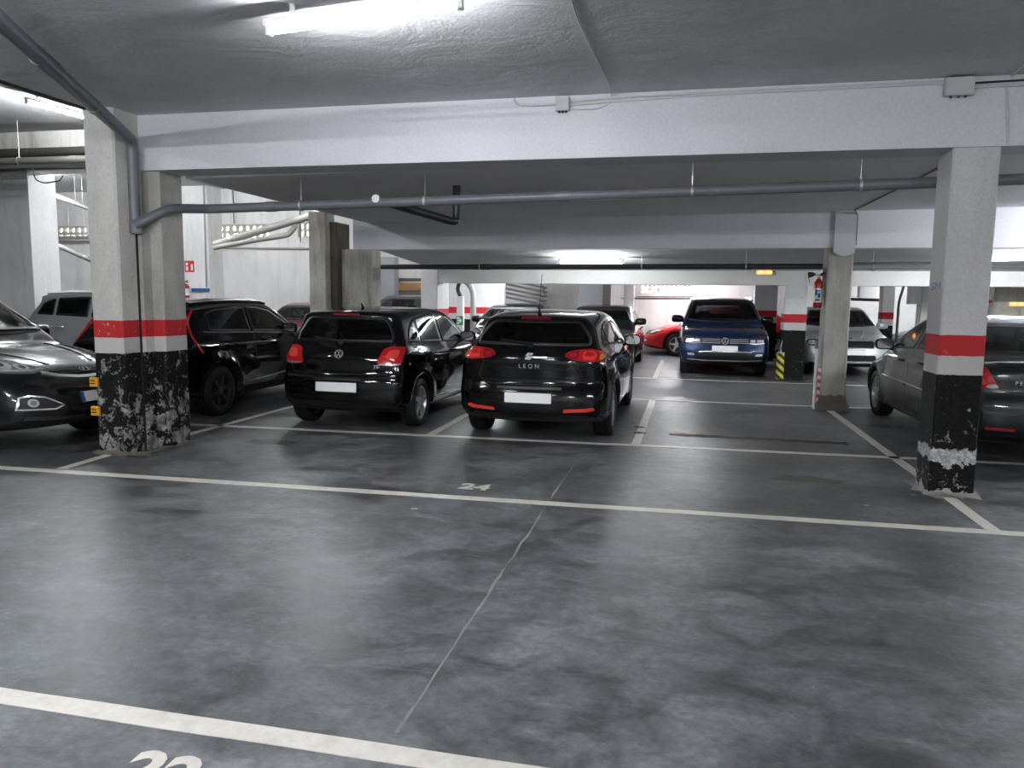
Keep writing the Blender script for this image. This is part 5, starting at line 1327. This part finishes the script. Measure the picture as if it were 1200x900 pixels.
def car_niro():
    c = Car('black crossover with boomerang tail lights half hidden behind the double column', 'crossover', P_BLACK, (-6.80, 8.12 + 4.42 / 2, 0), 0.0, wheel='six', dark_rim=True, name='crossover')
    rear_common(c, 1.13, 1.40, .62, .50, brake=1.425)
    for sd in (1, -1):
        t = c.line('tail_light', [(.56, 1.29), (.63, 1.20), (.70, 1.10), (.75, 1.0)], .035, 'rear', RED_LENS, .012, sd)
        c.line('tail_light_return', [(.56, 1.40), (.50, 1.34), (.43, 1.25), (.395, 1.16), (.385, 1.08), (.40, 1.0), (.44, .93), (.50, .86)], .028, 'side', RED_LENS, .010, sd, t)
        c.patch('reflector', [(.5, .42), (.75, .43), (.75, .46), (.5, .45)], 'rear', RED_DEEP, .006, .012, sd, r=.01)
    c.line('tailgate_gap', [(-.64, 1.1), (-.68, .85), (-.6, .72), (.6, .72), (.68, .85), (.64, 1.1)], .010, 'rear', SEAM, .0015)
    c.plate('rear', .86)
    dlo = ([(.58, 1.16), (.72, 1.34), (.95, 1.405), (1.5, 1.44), (2.0, 1.43), (2.3, 1.38), (2.75, 1.16), (2.93, 1.055)], [(.58, 1.13), (1.0, 1.115), (1.7, 1.09), (2.93, 1.035)])
    std_side(c, dlo, [(.76, 1.66), (1.73, 2.86)], glasses=[GLASS_DARK, GLASS], handles=[(1.0, .985), (1.98, .965)],
             door_lines=[[(.74, 1.11), (.86, .86), (1.22, .66), (1.28, .34)], [(1.695, 1.08), (1.70, .6), (1.66, .34)], [(2.90, 1.0), (2.92, .6), (2.86, .34)], [(1.28, .34), (2.86, .34)]])
    for sd in (1, -1):
        c.mirror(2.58, 1.07, sd)
        c.line('window_chrome', [(.62, 1.118), (1.0, 1.10), (1.7, 1.076), (2.9, 1.022)], .016, 'side', ALLOY_DARK, .008, sd)
        c.line('roof_rail', [(.62, 1.475), (1.0, 1.50), (1.6, 1.512), (2.2, 1.495), (2.35, 1.47)], .025, 'side', BLACK_PLASTIC, .03, sd)
        c.line('waist_crease', [(.5, .99), (1.2, .93), (1.5, .86), (2.6, .86), (3.1, .93)], .02, 'side', P_BLACK, .008, sd)
        c.line('sill_cladding', [(1.25, .30), (3.15, .30)], .10, 'side', BLACK_PLASTIC, .010, sd)
        c.line('sill_chrome', [(1.3, .40), (2.9, .47)], .012, 'side', ALLOY, .010, sd)
        for w in c.S.wu:
            ar = c.S.ra + .028
            c.line('arch_cladding', [(w + ar * math.cos(a), c.S.wr + ar * math.sin(a)) for a in np.linspace(-.15, PI + .15, 22)], .07, 'side', BLACK_PLASTIC, .012, sd)
        c.patch('headlight', [(.5, .74), (.84, .72), (.86, .86), (.6, .86)], 'front', LAMP_DARK, .006, .02, sd)
    windscreen(c, 1.08, 1.46, .68, .54)
    c.cabin((1.85, .95), .42)
    return c.finish()

def car_ix():
    c = Car('dark grey SUV nosing in from the left edge with chrome ringed fog lamp', 'suv_round', P_BLACK2, (-5.93 - 4.41 / 2, 6.90, 0), -PI / 2 - 0.03, wheel='five', name='suv', h=0.03)
    windscreen(c, 1.14, 1.56, .78, .61, GLASS)
    for sd in (1, -1):
        t = c.patch('headlight', [(.40, .82), (.52, .80), (.70, .81), (.82, .85), (.85, .95), (.79, 1.0), (.66, .985), (.50, .91)], 'front', mat('headlamp_grey', (.22, .225, .235), .12, .4, 1.0), .010, .03, sd, r=.03)
        for cx, cz, rr in ((.54, .855, .038), (.655, .89, .062), (.77, .93, .045)):
            c.patch('lamp_reflector', [(cx + rr * 1.15 * math.cos(a), cz + rr * .8 * math.sin(a)) for a in np.linspace(0, 2 * PI, 13)[:-1]], 'front', LAMP_BRIGHT, .014, .006, sd, t, 0)
            c.patch('lamp_bulb', [(cx + rr * .5 * math.cos(a), cz + rr * .4 * math.sin(a)) for a in np.linspace(0, 2 * PI, 11)[:-1]], 'front', LAMP_DARK, .018, .006, sd, t, 0)
        c.line('lamp_chrome', [(.41, .835), (.52, .822), (.70, .838), (.79, .872)], .012, 'front', CHROME, .016, sd, t)
        f = c.patch('fog_lamp_recess', [(.43, .49), (.51, .46), (.79, .475), (.76, .585), (.69, .60), (.57, .575)], 'front', BLACK_PLASTIC, .006, .02, sd, r=.02)
        c.line('fog_lamp_chrome', [(.43, .49), (.51, .46), (.79, .475), (.76, .585), (.69, .60), (.57, .575)], .014, 'front', CHROME, .014, sd, f, True)
        c.patch('fog_lamp', [(.675 + .042 * math.cos(a), .53 + .04 * math.sin(a)) for a in np.linspace(0, 2 * PI, 17)[:-1]], 'front', LAMP_BRIGHT, .016, .012, sd, f, 0)
        c.patch('fog_lamp_lens', [(.675 + .024 * math.cos(a), .53 + .022 * math.sin(a)) for a in np.linspace(0, 2 * PI, 13)[:-1]], 'front', CLEAR_LENS, .020, .006, sd, f, 0)
        c.line('bumper_lip', [(.2, .355), (.45, .36), (.74, .385)], .03, 'front', ALLOY_DARK, .008, sd)
        c.line('bonnet_crease', [(.28, 4.05), (.42, 3.6), (.52, 3.2)], .025, 'top', P_BLACK2, .010, sd)
        c.line('bonnet_gap', [(.62, 4.02), (.74, 3.7), (.76, 3.25)], .010, 'top', SEAM, .0015, sd)
        c.mirror(2.72, 1.10, sd)
        c.line('headlamp_washer', [(.60, .70), (.68, .70)], .03, 'front', P_BLACK2, .012, sd)
    g = c.patch('grille', [(-.36, .77), (.36, .77), (.44, .815), (.30, .835), (-.30, .835), (-.44, .815)], 'front', BLACK_PLASTIC, .006, .02, r=.02)
    c.line('grille_chrome', [(-.46, .805), (-.34, .765), (-.15, .742), (0, .737), (.15, .742), (.34, .765), (.46, .805)], .026, 'front', CHROME, .014, 1, g)
    for zz in (.785, .81): c.line('grille_slat', [(-.36, zz), (.36, zz)], .010, 'front', ALLOY_DARK, .010, 1, g)
    lg = c.patch('lower_grille', [(-.34, .42), (.34, .42), (.42, .56), (.34, .63), (-.34, .63), (-.42, .56)], 'front', BLACK_PLASTIC, .005, .02, r=.03)
    for zz in (.455, .60): c.line('grille_slat', [(-.34, zz), (.34, zz)], .012, 'front', ALLOY_DARK, .010, 1, lg)
    c.decal('badge', badge_oval(.075, .040), 'front', 0, .80, CHROME, off=.016)
    c.plate('front', .545, blue=True)
    dlo = ([(.50, 1.2), (.62, 1.42), (.85, 1.50), (1.5, 1.53), (1.95, 1.52), (2.2, 1.48), (2.6, 1.25), (2.85, 1.115)], [(.50, 1.18), (1.0, 1.165), (1.7, 1.14), (2.85, 1.095)])
    std_side(c, dlo, [(.52, .88), (.93, 1.64), (1.71, 2.78)], glasses=[GLASS_DARK, GLASS_DARK, GLASS], handles=[(1.1, .98), (1.95, .97)])
    c.window('rear_window', [(-.6, 1.18), (.6, 1.18), (.5, 1.46), (-.5, 1.46)], 'rear', 1, GLASS_MID, r=.06)
    c.cabin((1.75, .85), .45)
    # papers on the dashboard
    d = c.sp['dash'] - c.L / 2
    MB().box(-.35, -.05, d + .12, d + .36, c.sp['belt'] - .012, c.sp['belt'] - .004, Matrix.Rotation(.12, 4, 'X')).build('dashboard_papers', mat('paper_red', (.45, .25, .25), .7), c.root)
    return c.finish()

def car_tiguan():
    c = Car('blue SUV facing forward with roof rails, beside the yellow striped guard', 'suv', P_BLUE, (0.885, 16.28 + 4.49 / 2, 0), PI, wheel='five', name='suv', h=0.035)
    windscreen(c, 1.125, 1.575, .80, .63, GLASS)
    for sd in (1, -1):
        t = c.patch('headlight', [(.46, .715), (.62, .70), (.80, .715), (.85, .80), (.80, .865), (.62, .83), (.47, .80)], 'front', LAMP_DARK, .010, .03, sd, r=.02)
        for x0, x1 in ((.50, .60), (.63, .77)):
            c.patch('lamp_reflector', [(x0, .735), (x1, .735), (x1, .79), (x0, .785)], 'front', LAMP_BRIGHT, .014, .006, sd, t, .02)
        c.line('daylight_strip', [(.48, .712), (.62, .702), (.79, .717)], .018, 'front', LAMP_BRIGHT, .014, sd, t)
        c.patch('fog_lamp', [(.60, .455), (.74, .46), (.75, .50), (.62, .495)], 'front', LAMP_BRIGHT, .012, .015, sd, r=.015)
        c.line('bonnet_crease', [(.30, 4.25), (.46, 3.7), (.55, 3.25)], .02, 'top', P_BLUE, .010, sd)
        c.line('bonnet_crease', [(.55, 4.18), (.66, 3.7), (.70, 3.3)], .02, 'top', P_BLUE, .008, sd)
        c.mirror(2.78, 1.12, sd, P_BLACK, 1.15)
        c.line('roof_rail', [(.6, 1.585), (1.2, 1.615), (1.9, 1.612), (2.3, 1.575)], .03, 'side', CHROME, .04, sd)
        for w in c.S.wu:
            ar = c.S.ra + .028
            c.line('arch_cladding', [(w + ar * math.cos(a), c.S.wr + ar * math.sin(a)) for a in np.linspace(-.15, PI + .15, 22)], .06, 'side', BLACK_PLASTIC, .012, sd)
        c.line('sill_cladding', [(1.3, .33), (3.2, .33)], .10, 'side', BLACK_PLASTIC, .010, sd)
    g = c.patch('grille', [(-.46, .705), (.46, .705), (.47, .80), (-.47, .80)], 'front', BLACK_PLASTIC, .006, .02, r=.01)
    for zz in (.715, .752, .79): c.line('grille_bar', [(-.46, zz), (-.09, zz)], .014, 'front', CHROME, .014, 1, g); c.line('grille_bar', [(.09, zz), (.46, zz)], .014, 'front', CHROME, .014, 1, g)
    c.decal('badge', badge_round(.075), 'front', 0, .752, CHROME, off=.02)
    lg = c.patch('lower_grille', [(-.56, .40), (.56, .40), (.50, .52), (.40, .54), (-.40, .54), (-.50, .52)], 'front', BLACK_PLASTIC, .006, .02, r=.03)
    c.line('grille_bar', [(-.52, .525), (-.40, .54), (.40, .54), (.52, .525)], .014, 'front', CHROME, .012, 1, lg)
    c.patch('bumper_skirt', [(-.74, .29), (.74, .29), (.78, .385), (-.78, .385)], 'front', BLACK_PLASTIC, .008, .02, r=.03)
    c.line('skirt_chrome', [(-.74, .372), (-.4, .355), (.4, .355), (.74, .372)], .018, 'front', CHROME, .016)
    c.plate('front', .605)
    dlo = ([(.50, 1.22), (.62, 1.43), (.85, 1.52), (1.5, 1.55), (2.0, 1.54), (2.3, 1.49), (2.7, 1.27), (2.92, 1.135)], [(.50, 1.2), (1.0, 1.185), (1.7, 1.16), (2.92, 1.115)])
    std_side(c, dlo, [(.52, .88), (.93, 1.68), (1.75, 2.86)], glasses=[GLASS_MID, GLASS_MID, GLASS], handles=[(1.1, 1.0), (2.0, .99)])
    c.window('rear_window', [(-.62, 1.22), (.62, 1.22), (.52, 1.50), (-.52, 1.50)], 'rear', 1, GLASS_DARK, r=.06)
    p, n = c.hit('front', 0, 1.53)
    MB().box(-.11, .11, p.y - .06, p.y - .04, 1.47, 1.53).build('interior_mirror', BLACK_PLASTIC, c.root)
    c.cabin((1.85, .95), .50)
    return c.finish()

def car_skoda():
    c = Car('pale silver saloon facing forward behind the bare concrete column', 'liftback', P_SILVER, (3.49, 17.05 + 4.67 / 2, 0), PI, wheel='five', name='saloon', h=0.04)
    windscreen(c, 1.035, 1.39, .78, .59, GLASS)
    for sd in (1, -1):
        t = c.patch('headlight', [(.50, .66), (.66, .64), (.82, .66), (.85, .75), (.78, .785), (.55, .77)], 'front', LAMP_DARK, .010, .03, sd, r=.02)
        c.patch('lamp_reflector', [(.58, .68), (.74, .68), (.74, .74), (.58, .74)], 'front', LAMP_BRIGHT, .014, .006, sd, t, .02)
        c.line('bonnet_crease', [(.16, 4.48), (.36, 3.9), (.48, 3.45)], .022, 'top', P_SILVER, .012, sd)
        c.mirror(2.95, 1.02, sd, P_SILVER, 1.1)
        c.patch('fog_lamp', [(.55, .36), (.72, .37), (.72, .41), (.55, .41)], 'front', LAMP_BRIGHT, .008, .012, sd)
    g = c.patch('grille', [(-.42, .62), (.42, .62), (.47, .74), (.40, .775), (-.40, .775), (-.47, .74)], 'front', BLACK_PLASTIC, .008, .02, r=.02)
    for k in range(-9, 10): c.line('grille_slat', [(k * .045, .635), (k * .045, .76)], .012, 'front', LAMP_DARK, .016, 1, g)
    c.line('grille_chrome', [(-.42, .62), (.42, .62), (.47, .74), (.40, .775), (-.40, .775), (-.47, .74)], .014, 'front', CHROME, .014, 1, g, True)
    b = MB().lathe([(0.0, .005), (.045, .005), (.052, .0), (.045, -.004)], seg=24).mesh('badge')
    c.decal('badge', b, 'front', 0, .815, CHROME, off=.008)
    c.decal('badge_disc', MB().lathe([(0, .0065), (.034, .0065), (.034, .004)], seg=20).mesh('badge_disc'), 'front', 0, .815, BLACK_PLASTIC, off=.008)
    lg = c.patch('lower_grille', [(-.50, .36), (.50, .36), (.46, .48), (-.46, .48)], 'front', BLACK_PLASTIC, .006, .02, r=.02)
    c.line('bumper_chrome', [(-.7, .325), (.7, .325)], .018, 'front', CHROME, .012)
    c.plate('front', .535)
    dlo = ([(.80, 1.13), (1.1, 1.27), (1.5, 1.335), (2.0, 1.36), (2.4, 1.335), (2.8, 1.2), (3.15, 1.01)], [(.80, 1.105), (1.5, 1.065), (3.15, .99)])
    std_side(c, dlo, [(.86, 1.25), (1.30, 1.98), (2.05, 3.08)], glasses=[GLASS, GLASS, GLASS], handles=[(1.45, .92), (2.3, .9)])
    c.window('rear_window', [(-.6, 1.12), (.6, 1.12), (.5, 1.34), (-.5, 1.34)], 'rear', 1, GLASS, r=.05)
    c.cabin((2.0, 1.1), .34)
    return c.finish()

def car_407():
    c = Car('dark green saloon at the right edge, tail towards the front', 'sedan', P_GREEN, (3.58, 7.98 + 4.68 / 2, 0), 0.0, wheel='five', name='saloon')
    c.window('rear_window', [(-.60, 1.075), (.60, 1.075), (.54, 1.24), (.46, 1.372), (-.46, 1.372), (-.54, 1.24)], 'rear', 1, GLASS, r=.05)
    for sd in (1, -1):
        t = c.patch('tail_light', [(.60, .80), (.72, .775), (.82, .79), (.85, .90), (.84, .985), (.76, 1.005), (.70, .98), (.66, .89)], 'rear', RED_LENS, .012, .03, sd, r=.025)
        c.patch('lamp_lens', [(.70, .82), (.80, .815), (.81, .90), (.74, .91)], 'rear', RED_BRIGHT, .016, .006, sd, t, .03)
        c.patch('reverse_lens', [(.60, .80), (.66, .785), (.70, .795), (.70, .815), (.64, .83)], 'rear', CLEAR_LENS, .016, .006, sd, t, .008)
        c.patch('reflector', [(.46, .385), (.70, .39), (.70, .415), (.46, .41)], 'rear', RED_LENS, .006, .012, sd, r=.01)
        c.mirror(3.02, 1.0, sd, P_BLACK, 1.0)
        c.line('side_moulding', [(1.35, .60), (2.0, .605)], .035, 'side', P_GREEN, .012, sd); c.line('side_moulding', [(2.1, .605), (3.15, .61)], .035, 'side', P_GREEN, .012, sd)
        c.line('moulding_chrome', [(1.35, .622), (3.15, .632)], .008, 'side', CHROME, .015, sd)
        c.patch('headlight', [(.45, .62), (.80, .60), (.84, .76), (.6, .74)], 'front', LAMP_DARK, .006, .02, sd)
    c.line('boot_lid_gap', [(-.62, 1.03), (-.66, .95), (-.60, .80), (-.54, .755), (.54, .755), (.60, .80), (.66, .95), (.62, 1.03)], .010, 'rear', SEAM, .0015)
    c.line('boot_lip', [(-.60, 1.0), (0, 1.012), (.60, 1.0)], .03, 'rear', P_GREEN, .016)
    c.line('bumper_gap', [(-.80, .765), (-.6, .70), (.6, .70), (.80, .765)], .012, 'rear', SEAM, .0015)
    c.line('bumper_rubber', [(-.82, .60), (-.42, .585)], .05, 'rear', BLACK_PLASTIC, .012); c.line('bumper_rubber', [(.42, .585), (.82, .60)], .05, 'rear', BLACK_PLASTIC, .012)
    c.patch('bumper_insert', [(-.6, .235), (.6, .235), (.66, .34), (-.66, .34)], 'rear', BLACK_PLASTIC, .006, .012, r=.02)
    c.plate('rear', .45, blue=True)
    tm = text_mesh('P E U G E O T', .05); c.decal('lettering', tm, 'rear', -.33, .845, CHROME, off=.006)
    dlo = ([(1.0, 1.15), (1.3, 1.265), (1.6, 1.325), (2.05, 1.35), (2.4, 1.325), (2.8, 1.18), (3.2, 1.0)], [(1.0, 1.11), (1.6, 1.07), (3.2, .975)])
    std_side(c, dlo, [(1.05, 1.30), (1.35, 2.02), (2.09, 3.12)], glasses=[GLASS, GLASS, GLASS], handles=[(1.55, .90), (2.35, .885)],
             door_lines=[[(1.33, 1.08), (1.36, .80), (1.5, .6), (1.55, .30)], [(2.05, 1.04), (2.06, .6), (2.04, .30)], [(3.10, .96), (3.14, .6), (3.08, .30)], [(1.55, .30), (3.08, .30)]])
    windscreen(c, 1.02, 1.38, .68, .53)
    c.cabin((2.0, 1.1), .34)
    return c.finish()

def far_front(label, key, paint, loc, heading, name='hatchback', h=0.055, wheel='five', glass=None, rails=False, plate=True):
    """a car further back, seen mainly from its front"""
    c = Car(label, key, paint, loc, heading, h=h, name=name, wheel=wheel, glass=glass)
    sp = c.sp; b = sp['belt']; H = sp['H']
    zn = {'polo': .70, 'leon': .70, 'crossover': .80, 'suv': .77, 'suv_round': .84, 'sedan': .66, 'liftback': .72}[key]
    windscreen(c, b + .06, H - .095, c.hw * .86, c.hw * .66, glass)
    for sd in (1, -1):
        t = c.patch('headlight', [(.45, zn - .04), (.66, zn - .06), (.80, zn - .02), (.81, zn + .07), (.70, zn + .09), (.50, zn + .05)], 'front', LAMP_DARK, .010, .03, sd, r=.03)
        c.patch('lamp_reflector', [(.56, zn - .03), (.72, zn - .03), (.74, zn + .05), (.58, zn + .04)], 'front', LAMP_BRIGHT, .016, .006, sd, t, .03)
        c.mirror(c.sp['dash'] + .08, b + .03, sd, paint, 1.1)
        c.patch('fog_lamp', [(.52, .40), (.66, .40), (.66, .46), (.52, .46)], 'front', LAMP_BRIGHT, .008, .012, sd, r=.02)
        c.patch('tail_light', [(.45, b - .15), (c.hw - .17, b - .15), (c.hw - .18, b - .04), (.5, b - .04)], 'rear', RED_LENS, .01, .02, sd, r=.03)
        if rails: c.line('roof_rail', [(.6, H - .075), (1.2, H - .045), (1.9, H - .048), (2.3, H - .085)], .03, 'side', CHROME, .035, sd)
    c.patch('grille', [(-.40, zn - .06), (.40, zn - .06), (.42, zn + .03), (-.42, zn + .03)], 'front', BLACK_PLASTIC, .006, .02, r=.02)
    c.patch('lower_grille', [(-.48, .34), (.48, .34), (.44, .50), (-.44, .50)], 'front', BLACK_PLASTIC, .006, .02, r=.03)
    if plate: c.plate('front', .56)
    d = {'polo': 0, 'leon': 0.02, 'crossover': .09, 'suv': .18, 'suv_round': .15, 'sedan': 0, 'liftback': 0.02}[key]
    if key in ('sedan', 'liftback'):
        dlo = ([(1.0, 1.15), (1.3, 1.255), (1.6, 1.315), (2.05, 1.34), (2.4, 1.315), (2.8, 1.18), (3.15, 1.0)], [(1.0, 1.11), (1.6, 1.07), (3.15, .98)]); sp_ = [(1.05, 1.30), (1.35, 2.02), (2.09, 3.08)]
    elif key in ('suv', 'suv_round'):
        dlo = ([(.50, 1.2), (.62, 1.42), (.85, 1.50), (1.5, 1.53), (1.95, 1.52), (2.2, 1.47), (2.6, 1.26), (2.85, 1.125)], [(.50, 1.19), (1.0, 1.175), (1.7, 1.15), (2.85, 1.105)]); sp_ = [(.52, .88), (.93, 1.64), (1.71, 2.78)]
    else:
        dlo = ([(.62, 1.12 + d), (.80, 1.21 + d), (1.0, 1.27 + d), (1.4, 1.315 + d), (1.9, 1.31 + d), (2.15, 1.27 + d), (2.55, 1.10 + d * .8), (2.75, .99 + d * .7)], [(.62, 1.10 + d), (1.0, 1.06 + d * .8), (1.7, 1.03 + d * .8), (2.75, .965 + d * .7)]); sp_ = [(.68, .95), (1.0, 1.62), (1.69, 2.68)]
    std_side(c, dlo, sp_, glasses=[glass or GLASS_MID] * 3, handles=[(sp_[1][0] + .15, b - .1), (sp_[2][0] + .25, b - .11)])
    for sd in (1, -1): c.line('door_gap', [(sp_[1][1] + .03, b), (sp_[1][1] + .03, .32)], .01, 'side', SEAM, .0015, sd)
    c.window('rear_window', [(-.6, b + .1), (.6, b + .1), (.48, H - .1), (-.48, H - .1)], 'rear', 1, glass or GLASS_MID, r=.06)
    c.cabin((sp['dash'] - .7, sp['dash'] - 1.6), .34 + d)
    return c.finish()
# ================================================================== place the cars
car_leon(); car_polo(); car_niro(); car_ix(); car_tiguan(); car_407(); car_skoda()
far_front('black hatchback facing forward between the two black hatchbacks', 'leon', P_BLACK, (-4.03, 16.5 + 4.315 / 2, 0), PI)
far_front('dark grey hatchback facing forward right of the central black hatchback', 'leon', P_DARK, (-1.86, 16.45 + 4.315 / 2, 0), PI - 0.02)
far_front('silver estate with roof rails at far left', 'suv_round', P_SILVER2, (-12.55 + 4.41 / 2, 13.15, 0), -PI / 2 + .04, name='estate', rails=True, glass=GLASS_MID)
far_front('maroon hatchback near the vent wall', 'polo', P_MAROON, (-8.40, 14.4 + 3.97 / 2, 0), PI, glass=GLASS)
far_front('blue grey SUV far behind between the columns', 'suv', P_GREY, (-7.63, 18.45 + 4.49 / 2, 0), PI, name='suv', glass=GLASS)
far_front('bright red saloon parked sideways at the back wall', 'sedan', P_RED, (-1.15 + 4.68 / 2, 22.97, 0), PI / 2, name='saloon', plate=False)
far_front('dark saloon parked sideways beyond the silver saloon', 'sedan', P_BLACK, (5.5 + 4.68 / 2, 22.9, 0), PI / 2, name='saloon')
